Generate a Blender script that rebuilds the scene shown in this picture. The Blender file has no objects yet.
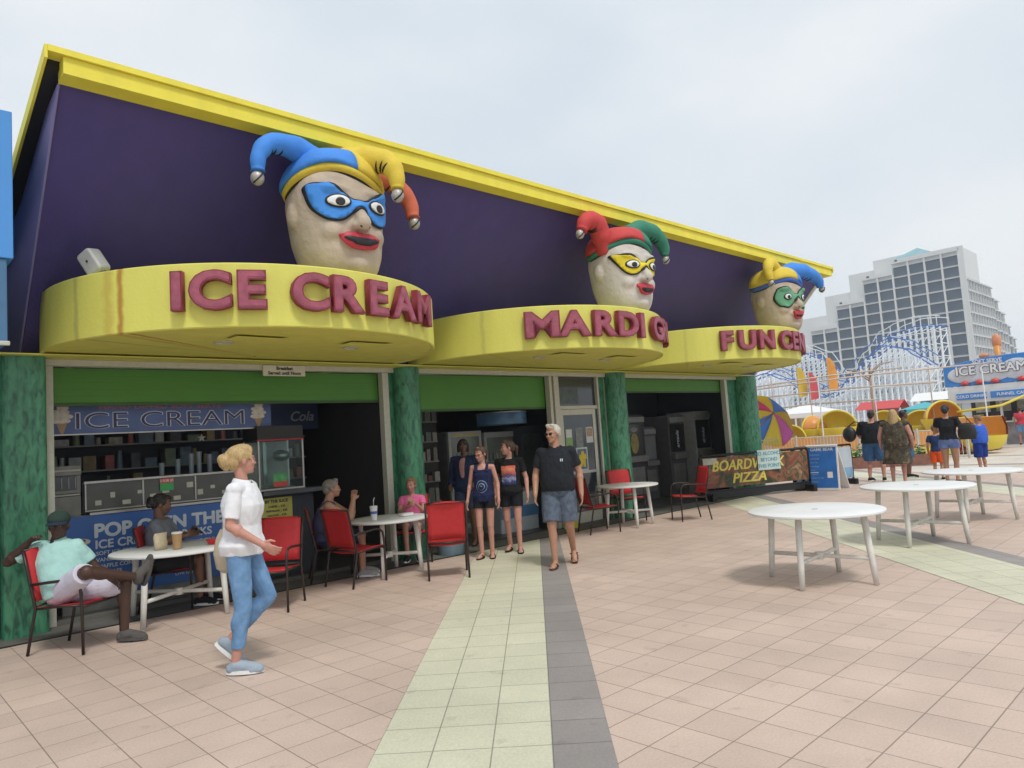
import bpy, bmesh, math, random
from mathutils import Vector, Matrix, Euler
from mathutils.bvhtree import BVHTree
random.seed(7)
PI=math.pi; R=math.radians
S=bpy.context.scene; COL=S.collection
V=Vector
# ---------------------------------------------------------------- tags and linking
def tag(o,label=None,cat=None,group=None,kind=None):
    if label: o['label']=label
    if cat: o['category']=cat
    if group: o['group']=group
    if kind: o['kind']=kind
    return o
def empty(name,loc=(0,0,0),rz=0,label=None,cat=None,group=None,kind=None):
    o=bpy.data.objects.new(name,None); COL.objects.link(o); o.empty_display_size=.1
    o.location=loc; o.rotation_euler=(0,0,rz)
    return tag(o,label,cat,group,kind)
def link(name,me,parent=None,mats=None,smooth=False):
    o=bpy.data.objects.new(name,me); COL.objects.link(o)
    if parent is not None: o.parent=parent
    if mats:
        for m in (mats if isinstance(mats,(list,tuple)) else [mats]): me.materials.append(m)
    if smooth: me.polygons.foreach_set('use_smooth',[True]*len(me.polygons))
    return o
def kids(o): return [c for c in bpy.data.objects if c.parent==o]
def copy_tree(o,parent=None):
    c=o.copy(); COL.objects.link(c); c.parent=parent
    for ch in kids(o): copy_tree(ch,c)
    return c
# ---------------------------------------------------------------- mesh building
class MB:
    def __init__(s): s.v=[]; s.f=[]; s.m=[]
    def add(s,vs,fs,mi=0):
        n=len(s.v); s.v+= [tuple(v) for v in vs]; s.f+=[[n+i for i in f] for f in fs]; s.m+=[mi]*len(fs); return s
    def box(s,x0,x1,y0,y1,z0,z1,mi=0):
        vs=[(x,y,z) for z in (z0,z1) for y in (y0,y1) for x in (x0,x1)]
        return s.add(vs,[(0,2,3,1),(4,5,7,6),(0,1,5,4),(2,6,7,3),(0,4,6,2),(1,3,7,5)],mi)
    def obox(s,c,ax,ay,az,hx,hy,hz,mi=0):
        c=V(c);ax=V(ax).normalized()*hx;ay=V(ay).normalized()*hy;az=V(az).normalized()*hz
        vs=[c+ax*i+ay*j+az*k for k in(-1,1) for j in(-1,1) for i in(-1,1)]
        return s.add(vs,[(0,2,3,1),(4,5,7,6),(0,1,5,4),(2,6,7,3),(0,4,6,2),(1,3,7,5)],mi)
    def rbox(s,x0,x1,y0,y1,z0,z1,r=.02,n=4,mi=0,axis='y'):
        # rounded-corner prism along axis y (profile in xz) or z (profile in xy)
        pts=[]
        a0,a1=(x0,x1); b0,b1=(z0,z1) if axis=='y' else (y0,y1)
        for cx,cy,st in ((a1-r,b1-r,0),(a0+r,b1-r,90),(a0+r,b0+r,180),(a1-r,b0+r,270)):
            for k in range(n+1):
                a=R(st+90*k/n); pts.append((cx+r*math.cos(a),cy+r*math.sin(a)))
        if axis=='y': return s.prism([(p[0],0,p[1]) for p in pts],(0,1,0),y0,y1,mi)
        return s.prism([(p[0],p[1],0) for p in pts],(0,0,1),z0,z1,mi)
    def prism(s,pts,d,t0,t1,mi=0):
        d=V(d); n=len(pts); vs=[V(p)+d*t0 for p in pts]+[V(p)+d*t1 for p in pts]
        fs=[list(range(n))[::-1],list(range(n,2*n))]+[(i,(i+1)%n,n+(i+1)%n,n+i) for i in range(n)]
        return s.add(vs,fs,mi)
    def tube(s,pts,rad,n=8,mi=0,cap=True,flat=1.0,up=None):
        pts=[V(p) for p in pts]; N=len(pts)
        if not isinstance(rad,(list,tuple)): rad=[rad]*N
        vs=[];fs=[]
        u=None
        for i,p in enumerate(pts):
            t=(pts[min(i+1,N-1)]-pts[max(i-1,0)]).normalized()
            if u is None:
                a=V(up) if up else (V((0,0,1)) if abs(t.z)<.9 else V((0,1,0)))
                u=t.cross(a).normalized()
            else:
                u=(u-t*u.dot(t)).normalized()
            w=t.cross(u)
            for k in range(n):
                a=2*PI*k/n; vs.append(p+(u*math.cos(a)+w*math.sin(a)*flat)*rad[i])
        for i in range(N-1):
            for k in range(n): fs.append((i*n+k,i*n+(k+1)%n,(i+1)*n+(k+1)%n,(i+1)*n+k))
        if cap: fs+= [tuple(range(n))[::-1],tuple(range((N-1)*n,N*n))]
        return s.add(vs,fs,mi)
    def cyl(s,p0,p1,r0,r1=None,n=12,mi=0): return s.tube([p0,p1],[r0,r0 if r1 is None else r1],n,mi)
    def lathe(s,prof,c=(0,0,0),n=32,mi=0,a0=0,a1=360):
        full=abs(a1-a0)>=359.9; m=n if full else n+1; vs=[];fs=[]
        for r,z in prof:
            for k in range(m):
                a=R(a0+(a1-a0)*k/n); vs.append((c[0]+r*math.cos(a),c[1]+r*math.sin(a),c[2]+z))
        for i in range(len(prof)-1):
            for k in range(n):
                k2=(k+1)%m if full else k+1
                fs.append((i*m+k,i*m+k2,(i+1)*m+k2,(i+1)*m+k))
        return s.add(vs,fs,mi)
    def ell(s,c,r,rot=None,nu=20,nv=12,mi=0):
        c=V(c); r=(r,r,r) if not isinstance(r,(tuple,list)) else r; vs=[];fs=[]
        M=rot if rot is not None else Matrix.Identity(3)
        vs.append(c+M@V((0,0,-r[2])))
        for j in range(1,nv):
            b=-PI/2+PI*j/nv
            for i in range(nu):
                a=2*PI*i/nu; vs.append(c+M@V((r[0]*math.cos(b)*math.cos(a),r[1]*math.cos(b)*math.sin(a),r[2]*math.sin(b))))
        vs.append(c+M@V((0,0,r[2])))
        for i in range(nu): fs.append((0,1+(i+1)%nu,1+i))
        for j in range(nv-2):
            for i in range(nu):
                a=1+j*nu+i;b=1+j*nu+(i+1)%nu; fs.append((a,b,b+nu,a+nu))
        L=len(vs)-1
        for i in range(nu): fs.append((L,L-nu+i,L-nu+(i+1)%nu))
        return s.add(vs,fs,mi)
    def cap(s,p0,p1,r0,r1,n=14,mi=0):
        # capsule with round ends
        p0=V(p0);p1=V(p1);d=(p1-p0); L=d.length or 1e-6; d=d/L; pts=[];rad=[]
        for k in range(4):
            a=PI/2*(1-(k+.3)/4); pts.append(p0-d*r0*math.sin(a)); rad.append(r0*math.cos(a))
        pts.append(p0);rad.append(r0);pts.append(p1);rad.append(r1)
        for k in range(4):
            a=PI/2*((k+.7)/4); pts.append(p1+d*r1*math.sin(a)); rad.append(max(1e-4,r1*math.cos(a)))
        return s.tube(pts,rad,n,mi)
    def loft(s,rings,n=24,mi=0):
        # rings: (center, xvec, yvec) half axes as vectors ; superellipse
        vs=[];fs=[]
        for c,xv,yv in rings:
            c=V(c)
            for k in range(n):
                a=2*PI*k/n; ca,sa=math.cos(a),math.sin(a); e=.85
                vs.append(c+V(xv)*math.copysign(abs(ca)**e,ca)+V(yv)*math.copysign(abs(sa)**e,sa))
        N=len(rings)
        for i in range(N-1):
            for k in range(n): fs.append((i*n+k,i*n+(k+1)%n,(i+1)*n+(k+1)%n,(i+1)*n+k))
        fs+=[tuple(range(n))[::-1],tuple(range((N-1)*n,N*n))]
        return s.add(vs,fs,mi)
    def mesh(s,name='m',fix=True):
        me=bpy.data.meshes.new(name); me.from_pydata(s.v,[],s.f); me.polygons.foreach_set('material_index',s.m)
        if fix:
            bm=bmesh.new(); bm.from_mesh(me); bmesh.ops.recalc_face_normals(bm,faces=bm.faces); bm.to_mesh(me); bm.free()
        me.update(); return me
    def build(s,name,mats,parent=None,smooth=False,bevel=0,auto=False):
        me=s.mesh(name); o=link(name,me,parent,mats)
        if bevel:
            md=o.modifiers.new('bevel','BEVEL'); md.width=bevel; md.segments=2; md.limit_method='ANGLE'; md.angle_limit=R(40)
        if smooth or auto:
            me.polygons.foreach_set('use_smooth',[True]*len(me.polygons))
            if auto: me.set_sharp_from_angle(angle=R(40))
        return o
def remesh(mb,voxel,smooth=2,deform=None):
    me=mb.mesh('src'); o=bpy.data.objects.new('tmp',me); COL.objects.link(o)
    md=o.modifiers.new('r','REMESH'); md.mode='VOXEL'; md.voxel_size=voxel; md.use_smooth_shade=True
    if smooth:
        sm=o.modifiers.new('s','SMOOTH'); sm.factor=.6; sm.iterations=smooth
    dg=bpy.context.evaluated_depsgraph_get(); r=bpy.data.meshes.new_from_object(o.evaluated_get(dg),depsgraph=dg)
    bpy.data.objects.remove(o); bpy.data.meshes.remove(me)
    r.polygons.foreach_set('use_smooth',[True]*len(r.polygons)); r.materials.clear()
    return r
_fontcache={}
def text(name,body,size,mat,parent,mtx,extrude=.002,bold=0.0,shear=0,spacing=1.0,align='CENTER',bevel=0,xs=1.0):
    fat=0
    if bold>.0025 and extrude<.02 and bevel==0: fat,bold=bold,0
    cu=bpy.data.curves.new('t','FONT'); cu.body=body; cu.size=size; cu.extrude=extrude; cu.offset=bold; cu.shear=shear
    cu.space_character=spacing; cu.align_x=align; cu.align_y='CENTER'; cu.resolution_u=4; cu.bevel_depth=bevel; cu.bevel_resolution=1; cu.space_line=1.0
    o=bpy.data.objects.new('tt',cu); COL.objects.link(o)
    dg=bpy.context.evaluated_depsgraph_get(); me=bpy.data.meshes.new_from_object(o.evaluated_get(dg),depsgraph=dg)
    bpy.data.objects.remove(o); bpy.data.curves.remove(cu)
    me.transform(Matrix.Diagonal((xs,1,1,1)))
    if fat:
        vs=[v.co.copy() for v in me.vertices]; fs=[list(p.vertices) for p in me.polygons]; bpy.data.meshes.remove(me); mb=MB()
        for k in range(8):
            a=PI/4*k; mb.add([v+V((fat*math.cos(a),fat*math.sin(a),-.0007*k)) for v in vs],fs)
        mb.add([v+V((0,0,.0007)) for v in vs],fs); me=mb.mesh(name,False)
    me.transform(mtx); me.materials.clear(); me.name=name
    return link(name,me,parent,mat)
def face_mtx(loc,fac):  # text upright whose front looks along horizontal direction fac
    f=V((fac[0],fac[1],0)).normalized(); x=V((-f.y,f.x,0)); z=V((0,0,1))
    M=Matrix((x,z,f)).transposed().to_4x4(); M.translation=V(loc); return M
# ---------------------------------------------------------------- materials
def nt(name):
    m=bpy.data.materials.new(name); m.use_nodes=True; t=m.node_tree; b=t.nodes['Principled BSDF']; return m,t,b
def lin(c):
    return tuple((x/255/12.92 if x/255<=.04045 else ((x/255+.055)/1.055)**2.4) for x in c)+(1,)
def N(t,ty,**k):
    n=t.nodes.new(ty)
    for a,b in k.items():
        if a in n.inputs.keys() if hasattr(n.inputs,'keys') else False: n.inputs[a].default_value=b
        else: setattr(n,a,b)
    return n
def mat(name,col,rough=.6,metal=0,var=.12,scale=8,bump=.0,bscale=60,spec=.5,emit=None,alpha=None,trans=0):
    """base colour with low-contrast noise variation, optional bump; col linear rgb"""
    m,t,b=nt(name); L=t.links
    c=(col[0],col[1],col[2],1)
    tc=N(t,'ShaderNodeTexCoord')
    if var:
        no=N(t,'ShaderNodeTexNoise'); no.inputs['Scale'].default_value=scale; no.inputs['Detail'].default_value=5
        L.new(tc.outputs['Object'],no.inputs['Vector'])
        mx=N(t,'ShaderNodeMix',data_type='RGBA'); L.new(no.outputs['Fac'],mx.inputs[0])
        mx.inputs[6].default_value=tuple(x*(1-var*1.6) for x in c[:3])+(1,); mx.inputs[7].default_value=tuple(min(1,x*(1+var*1.6)) for x in c[:3])+(1,)
        L.new(mx.outputs[2],b.inputs['Base Color'])
    else: b.inputs['Base Color'].default_value=c
    b.inputs['Roughness'].default_value=rough; b.inputs['Metallic'].default_value=metal; b.inputs['Specular IOR Level'].default_value=spec
    if bump:
        n2=N(t,'ShaderNodeTexNoise'); n2.inputs['Scale'].default_value=bscale; n2.inputs['Detail'].default_value=4; L.new(tc.outputs['Object'],n2.inputs['Vector'])
        bp=N(t,'ShaderNodeBump'); bp.inputs['Strength'].default_value=bump; bp.inputs['Distance'].default_value=.01; L.new(n2.outputs['Fac'],bp.inputs['Height']); L.new(bp.outputs['Normal'],b.inputs['Normal'])
    if emit: b.inputs['Emission Color'].default_value=tuple(emit[:3])+(1,); b.inputs['Emission Strength'].default_value=emit[3]
    if trans: b.inputs['Transmission Weight'].default_value=trans
    return m
def tilemat(name,base,size,ox,oy,rot=0,mortar=.010,mcol=(.16,.13,.11),var=.10,streak=.10):
    m,t,b=nt(name); L=t.links
    tc=N(t,'ShaderNodeTexCoord'); mp=N(t,'ShaderNodeMapping'); mp.vector_type='POINT'
    L.new(tc.outputs['Object'],mp.inputs['Vector'])
    mp.inputs['Rotation'].default_value=(0,0,rot); mp.inputs['Location'].default_value=(-ox,-oy,0)
    br=N(t,'ShaderNodeTexBrick'); br.offset=0; br.squash=1
    br.inputs['Scale'].default_value=1; br.inputs['Brick Width'].default_value=size; br.inputs['Row Height'].default_value=size
    br.inputs['Mortar Size'].default_value=mortar/2; br.inputs['Mortar Smooth'].default_value=.3; br.inputs['Bias'].default_value=0
    br.inputs['Color1'].default_value=tuple(x*(1-var) for x in base)+(1,); br.inputs['Color2'].default_value=tuple(min(1,x*(1+var)) for x in base)+(1,); br.inputs['Mortar'].default_value=mcol+(1,)
    L.new(mp.outputs['Vector'],br.inputs['Vector'])
    # blotches of wear
    n1=N(t,'ShaderNodeTexNoise'); n1.inputs['Scale'].default_value=.9; n1.inputs['Detail'].default_value=6; n1.inputs['Roughness'].default_value=.6; L.new(tc.outputs['Object'],n1.inputs['Vector'])
    r1=N(t,'ShaderNodeMapRange'); r1.inputs['From Min'].default_value=.3; r1.inputs['From Max'].default_value=.7; r1.inputs['To Min'].default_value=1-streak*1.3; r1.inputs['To Max'].default_value=1+streak*.8; L.new(n1.outputs['Fac'],r1.inputs['Value'])
    n2=N(t,'ShaderNodeTexNoise'); n2.inputs['Scale'].default_value=70; n2.inputs['Detail'].default_value=5; L.new(tc.outputs['Object'],n2.inputs['Vector'])
    r2=N(t,'ShaderNodeMapRange'); r2.inputs['From Min'].default_value=.3; r2.inputs['From Max'].default_value=.7; r2.inputs['To Min'].default_value=.91; r2.inputs['To Max'].default_value=1.08; L.new(n2.outputs['Fac'],r2.inputs['Value'])
    # small dark spots
    n3=N(t,'ShaderNodeTexNoise'); n3.inputs['Scale'].default_value=5.5; n3.inputs['Detail'].default_value=3; L.new(tc.outputs['Object'],n3.inputs['Vector'])
    r3=N(t,'ShaderNodeMapRange'); r3.inputs['From Min'].default_value=.64; r3.inputs['From Max'].default_value=.8; r3.inputs['To Min'].default_value=1; r3.inputs['To Max'].default_value=.72; L.new(n3.outputs['Fac'],r3.inputs['Value'])
    n4=N(t,'ShaderNodeTexNoise'); n4.inputs['Scale'].default_value=.28; n4.inputs['Detail'].default_value=8; n4.inputs['Roughness'].default_value=.7; n4.inputs['Distortion'].default_value=.6; L.new(tc.outputs['Object'],n4.inputs['Vector'])
    r4=N(t,'ShaderNodeMapRange'); r4.inputs['From Min'].default_value=.35; r4.inputs['From Max'].default_value=.65; r4.inputs['To Min'].default_value=.95; r4.inputs['To Max'].default_value=1.04; L.new(n4.outputs['Fac'],r4.inputs['Value'])
    mm=N(t,'ShaderNodeMath',operation='MULTIPLY'); L.new(r1.outputs[0],mm.inputs[0]); L.new(r4.outputs[0],mm.inputs[1]); r1=mm
    ma=N(t,'ShaderNodeMath',operation='MULTIPLY'); L.new(r1.outputs[0],ma.inputs[0]); L.new(r2.outputs[0],ma.inputs[1])
    mb_=N(t,'ShaderNodeMath',operation='MULTIPLY'); L.new(ma.outputs[0],mb_.inputs[0]); L.new(r3.outputs[0],mb_.inputs[1])
    vm=N(t,'ShaderNodeVectorMath',operation='SCALE'); L.new(br.outputs['Color'],vm.inputs[0]); L.new(mb_.outputs[0],vm.inputs['Scale'])
    L.new(vm.outputs[0],b.inputs['Base Color']); b.inputs['Roughness'].default_value=.62
    bp=N(t,'ShaderNodeBump'); bp.inputs['Strength'].default_value=.35; bp.inputs['Distance'].default_value=.006; bp.invert=True; L.new(br.outputs['Fac'],bp.inputs['Height']); L.new(bp.outputs['Normal'],b.inputs['Normal'])
    return m
def marble(name,dark,lite,scale=5):
    m,t,b=nt(name); L=t.links
    tc=N(t,'ShaderNodeTexCoord'); mp=N(t,'ShaderNodeMapping'); mp.inputs['Scale'].default_value=(1.6,1.6,.55); mp.inputs['Rotation'].default_value=(.45,.35,0); L.new(tc.outputs['Object'],mp.inputs['Vector'])
    n1=N(t,'ShaderNodeTexNoise'); n1.inputs['Scale'].default_value=scale; n1.inputs['Detail'].default_value=7; n1.inputs['Distortion'].default_value=.7; L.new(mp.outputs[0],n1.inputs['Vector'])
    cr=N(t,'ShaderNodeValToRGB'); L.new(n1.outputs['Fac'],cr.inputs[0])
    e=cr.color_ramp.elements; e[0].position=.34; e[0].color=dark+(1,); e[1].position=.66; e[1].color=lite+(1,)
    k=e.new(.45); k.color=tuple((a*.55+b_*.45) for a,b_ in zip(dark,lite))+(1,); k=e.new(.54); k.color=tuple((a*.25+b_*.75) for a,b_ in zip(dark,lite))+(1,)
    L.new(cr.outputs[0],b.inputs['Base Color']); b.inputs['Roughness'].default_value=.35; return m
M={}
M['tile']=tilemat('pink_paver',(.56,.435,.36),.3105,.278,.213,mcol=(.27,.205,.165),var=.055,streak=.10,mortar=.008)
M['green_tile']=tilemat('pale_green_paver',(.60,.585,.44),.3197,-.0117,.10,rot=R(45),mcol=(.30,.30,.22),var=.04,mortar=.009)
M['grey_tile']=tilemat('grey_paver',(.29,.265,.25),.3197,-.0117,.10,rot=R(45),mcol=(.16,.15,.15),var=.05)
M['beige']=tilemat('pale_beige_paver',(.62,.56,.48),.62,0,0,mcol=(.36,.32,.28),var=.04,mortar=.02)
M['concrete']=mat('dark_concrete',(.13,.125,.11),.8,var=.18,scale=5,bump=.2,bscale=90)
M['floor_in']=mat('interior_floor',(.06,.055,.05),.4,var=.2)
def stained(name,col):
    m,t,b=nt(name);L=t.links; tc=N(t,'ShaderNodeTexCoord')
    n=N(t,'ShaderNodeTexNoise'); n.inputs['Scale'].default_value=2.2; n.inputs['Detail'].default_value=7
    mp=N(t,'ShaderNodeMapping'); mp.inputs['Scale'].default_value=(2.2,2.2,.35); L.new(tc.outputs['Object'],mp.inputs[0]); L.new(mp.outputs[0],n.inputs['Vector'])
    mx=N(t,'ShaderNodeMix',data_type='RGBA'); L.new(n.outputs['Fac'],mx.inputs[0]); mx.inputs[6].default_value=tuple(x*.84 for x in col)+(1,); mx.inputs[7].default_value=tuple(x*1.12 for x in col)+(1,)
    L.new(mx.outputs[2],b.inputs['Base Color']); b.inputs['Roughness'].default_value=.6
    n2=N(t,'ShaderNodeTexNoise'); n2.inputs['Scale'].default_value=25; L.new(tc.outputs['Object'],n2.inputs['Vector'])
    bp=N(t,'ShaderNodeBump'); bp.inputs['Strength'].default_value=.25; bp.inputs['Distance'].default_value=.01; L.new(n2.outputs['Fac'],bp.inputs['Height']); L.new(bp.outputs[0],b.inputs['Normal'])
    return m
M['yellow']=stained('yellow_stucco',(.68,.655,.13))
M['purple']=stained('purple_stucco',(.060,.044,.205))
M['fascia']=stained('fascia_yellow',(.80,.70,.07))
M['lav']=mat('lavender_wall',(.22,.20,.42),.7,var=.08,scale=3)
M['blue_n']=mat('blue_wall',(.07,.28,.68),.6,var=.06,scale=2)
M['blue_d']=mat('dull_blue',(.06,.16,.30),.6)
M['black']=mat('black_trim',(.012,.012,.014),.5)
M['white_fr']=mat('pale_frame',(.50,.50,.43),.5,var=.1,scale=20)
M['green_v']=mat('green_shutter',(.06,.22,.022),.5,var=.08,scale=4)
M['pillar']=marble('green_marble',(.016,.085,.05),(.062,.26,.14),11)
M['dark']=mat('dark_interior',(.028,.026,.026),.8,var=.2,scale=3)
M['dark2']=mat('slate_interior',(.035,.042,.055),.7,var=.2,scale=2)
M['rust']=mat('rust_stain',(.42,.20,.03),.8,var=.3,scale=14)
M['steel']=mat('stainless',(.38,.38,.37),.35,metal=.8,var=.2,scale=6)
M['steel_d']=mat('dull_steel',(.20,.20,.19),.5,metal=.4,var=.25,scale=8)
M['white_p']=mat('white_plastic',(.74,.75,.74),.45,var=.07,scale=3.5)
M['white_leg']=mat('off_white_leg',(.66,.65,.60),.45,var=.10,scale=14)
M['white']=mat('white_paint',(.75,.75,.74),.5,var=.05)
M['red_sling']=mat('red_sling',(.50,.018,.022),.55,var=.12,scale=18,bump=.4,bscale=350)
M['brown_fr']=mat('dark_bronze_frame',(.035,.024,.02),.4,metal=.3,var=.2,scale=20)
M['letter']=mat('faded_maroon_letter',(.32,.075,.115),.4,var=.35,scale=14)
M['letter_rim']=mat('maroon_rim',(.20,.016,.034),.5,var=.2,scale=15)
M['blue_panel']=mat('blue_panel',(.035,.13,.42),.45,var=.1,scale=5)
M['blue_banner']=mat('blue_banner',(.09,.14,.33),.5,var=.35,scale=3)
M['glass_d']=mat('dark_glass',(.03,.04,.05),.08,var=.2,scale=2,spec=.8)
def glassmat(name,tint=(.8,.9,.88),tr=.75):
    m,t,b=nt(name); L=t.links; out=t.nodes['Material Output']
    g=N(t,'ShaderNodeBsdfGlossy'); g.inputs['Roughness'].default_value=.03; tr_=N(t,'ShaderNodeBsdfTransparent'); tr_.inputs[0].default_value=tint+(1,)
    fr=N(t,'ShaderNodeLayerWeight'); fr.inputs[0].default_value=.25
    mx=N(t,'ShaderNodeMixShader'); L.new(fr.outputs['Fresnel'],mx.inputs[0]); L.new(tr_.outputs[0],mx.inputs[1]); L.new(g.outputs[0],mx.inputs[2]); L.new(mx.outputs[0],out.inputs['Surface']); return m
M['glass']=glassmat('clear_glass')
M['navy_print']=mat('navy_print',(.035,.03,.11),.4,var=.3,scale=10)
# ================================================================ THE SETTING
def sheet(name,pts,z,m,kind='structure',parent=None):
    me=bpy.data.meshes.new(name); me.from_pydata([(x,y,z) for x,y in pts],[],[list(range(len(pts)))]); me.update()
    o=link(name,me,parent,m)
    if kind: o['kind']=kind
    return o
M['ground']=mat('far_ground',(.30,.29,.27),.9,var=.15,scale=.2)
sheet('ground',[(-900,-900),(900,-900),(900,900),(-900,900)],-.02,M['ground'])
sheet('pavement',[(-14,-16),(70,-16),(70,8.4),(-14,8.4)],0,M['tile'])
sheet('pavement',[(17.9,8.4),(70,8.4),(70,30),(17.9,30)],0,M['tile'])
# diagonal paver strips, 4.9 m apart (s = (x-y)/sqrt2)
q2=2**.5
def strip_pts(s0,s1,ymax=8.4,ymin=-15.9):
    return [(q2*s0+ymin,ymin),(q2*s1+ymin,ymin),(q2*s1+ymax,ymax),(q2*s0+ymax,ymax)]
for k in range(0,9):
    s0=-.97+4.9*k
    ym=8.4 if s0<7 else 14 
    sheet('paving_strip',strip_pts(s0,s0+.958,ym),.004,M['green_tile'])
    sheet('border_strip',strip_pts(s0+.958,s0+1.275,ym),.004,M['grey_tile'])
# paler deck beyond the pink pavers
sheet('boardwalk',[(21.5,-16),(150,-16),(150,40),(60,40),(27.5,12.5),(21.5,6.5)],.009,M['beige'])
for x0 in (24.5,29,35,43,54):
    sheet('border_strip',[(x0,-16),(x0+.35,-16),(x0+.35,30),(x0,30)],.013,M['grey_tile'])
sheet('forecourt',[(-14,8.4),(17.9,8.4),(17.9,9.0),(-14,9.0)],.003,M['concrete'])
mb=MB(); mb.box(-14,17.9,8.385,8.41,-.05,.012); o=mb.build('black_edge_line',M['black']); o['kind']='structure'  # thin black bar along the edge of the paving

# ---------------------------------------------------------------- arcade building
FY=9.0          # shop-front plane
B=empty('arcade_building',(0,0,0),0,'long dark purple building with yellow roof edge, three round yellow canopies and green marbled columns','building')
XL,XR=1.42,17.1
# leaning purple wall
mb=MB(); mb.add([(XL,FY,2.85),(XR,FY,2.85),(XR,7.05,5.05),(XL,7.05,5.05),(XL,FY+.15,2.95),(XR,FY+.15,2.95),(XR,7.2,5.12),(XL,7.2,5.12)],[(0,1,2,3),(4,7,6,5),(0,4,5,1),(3,2,6,7),(0,3,7,4),(1,5,6,2)])
mb.build('leaning_wall',M['purple'],B)
# end walls
for x,w,th in ((XL-.022,M['lav'],.019),(XR+.003,M['white_fr'],.137)):
    pts=[(x,FY+.05,2.83),(x,7.02,5.03),(x,7.45,4.98),(x,8.75,4.48),(x,13.5,3.6),(x,13.5,2.83)]
    mb=MB(); mb.prism(pts,(1,0,0),0,th); mb.build('end_wall',w,B)
# roof sloping back
mb=MB(); prof=[(0,6.95,5.13),(0,8.6,4.60),(0,13.6,3.7),(0,13.6,3.78),(0,8.62,4.68),(0,6.95,5.20)]
mb.prism(prof,(1,0,0),XL-.14,XR+.12); mb.build('roof',M['black'],B)  # black colour stands in for the shade under the rake overhang
for x0,x1 in ((XL-.163,XL-.139),(XR+.117,XR+.16)): MB().prism([(0,6.775,5.12),(0,8.6,4.55),(0,13.6,3.62),(0,13.6,3.80),(0,8.62,4.69),(0,6.775,5.238)],(1,0,0),x0,x1).build('rake_trim',M['fascia'],B)
# yellow roof-edge fascia
mb=MB(); mb.prism([(0,6.80,5.03),(0,7.00,5.02),(0,7.00,5.182),(0,6.80,5.182)],(1,0,0),XL-.02,XR+.1)
mb.build('fascia',M['fascia'],B)
mb=MB(); mb.prism([(0,6.77,5.185),(0,6.92,5.185),(0,6.96,5.24),(0,6.77,5.24)],(1,0,0),XL-.138,XR+.14); mb.build('roof_edge_cap',M['fascia'],B)
# soffit over the shop front and header
mb=MB(); mb.box(1.05,16.45,8.62,9.25,2.835,2.848); mb.build('soffit',M['yellow'],B)
mb=MB(); mb.box(1.60,16.2,8.93,9.06,2.765,2.833); mb.build('header_trim',M['white_fr'],B)
# canopies
def canopy_mat(name,stains,c):
    m=stained(name,(.68,.655,.13)); t=m.node_tree; L=t.links; b=t.nodes['Principled BSDF']
    src=b.inputs['Base Color'].links[0].from_socket
    tc=N(t,'ShaderNodeTexCoord'); sp=N(t,'ShaderNodeSeparateXYZ'); L.new(tc.outputs['Object'],sp.inputs[0])
    at=N(t,'ShaderNodeMath',operation='ARCTAN2'); L.new(sp.outputs['Y'],at.inputs[0]); L.new(sp.outputs['X'],at.inputs[1])
    for a0,w,col,amt in stains:
        no=N(t,'ShaderNodeTexNoise'); no.inputs['Scale'].default_value=9; no.inputs['Detail'].default_value=4; L.new(tc.outputs['Object'],no.inputs['Vector'])
        ad=N(t,'ShaderNodeMath',operation='MULTIPLY_ADD'); L.new(no.outputs['Fac'],ad.inputs[0]); ad.inputs[1].default_value=w*1.3; L.new(at.outputs[0],ad.inputs[2])
        sb=N(t,'ShaderNodeMath',operation='SUBTRACT'); L.new(ad.outputs[0],sb.inputs[0]); sb.inputs[1].default_value=R(a0)+w*.65
        ab=N(t,'ShaderNodeMath',operation='ABSOLUTE'); L.new(sb.outputs[0],ab.inputs[0])
        mr=N(t,'ShaderNodeMapRange'); mr.inputs['From Min'].default_value=w*.25; mr.inputs['From Max'].default_value=w; mr.inputs['To Min'].default_value=amt; mr.inputs['To Max'].default_value=0; L.new(ab.outputs[0],mr.inputs['Value'])
        mx=N(t,'ShaderNodeMix',data_type='RGBA'); L.new(mr.outputs[0],mx.inputs[0]); L.new(src,mx.inputs[6]); mx.inputs[7].default_value=col+(1,); src=mx.outputs[2]
    L.new(src,b.inputs['Base Color']); return m
rust=(.40,.17,.02)
CAN=[((3.72,8.45),2.20,[(-145.5,.020,rust,.85),(-149,.035,rust,.35),(-160,.02,(.3,.3,.1),.5)],"ICE CREAM",[-130.3,-122.9,-114,-100.2,-91,-81.3,-71.2,-60.2]),
     ((8.50,8.45),2.20,[(-152,.02,(.35,.33,.1),.4)],"MARDI GRAS",[-130.2,-118.6,-107.3,-96,-87.8,-75,-66,-57,-48]),
     ((13.30,8.50),2.30,[(-147,.02,(.35,.33,.1),.3)],"FUN CENTER",[-129,-119.2,-108.6,-95.4,-87,-78.5,-70,-62,-54])]
CZ0,CZ1=2.85,3.465
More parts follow.
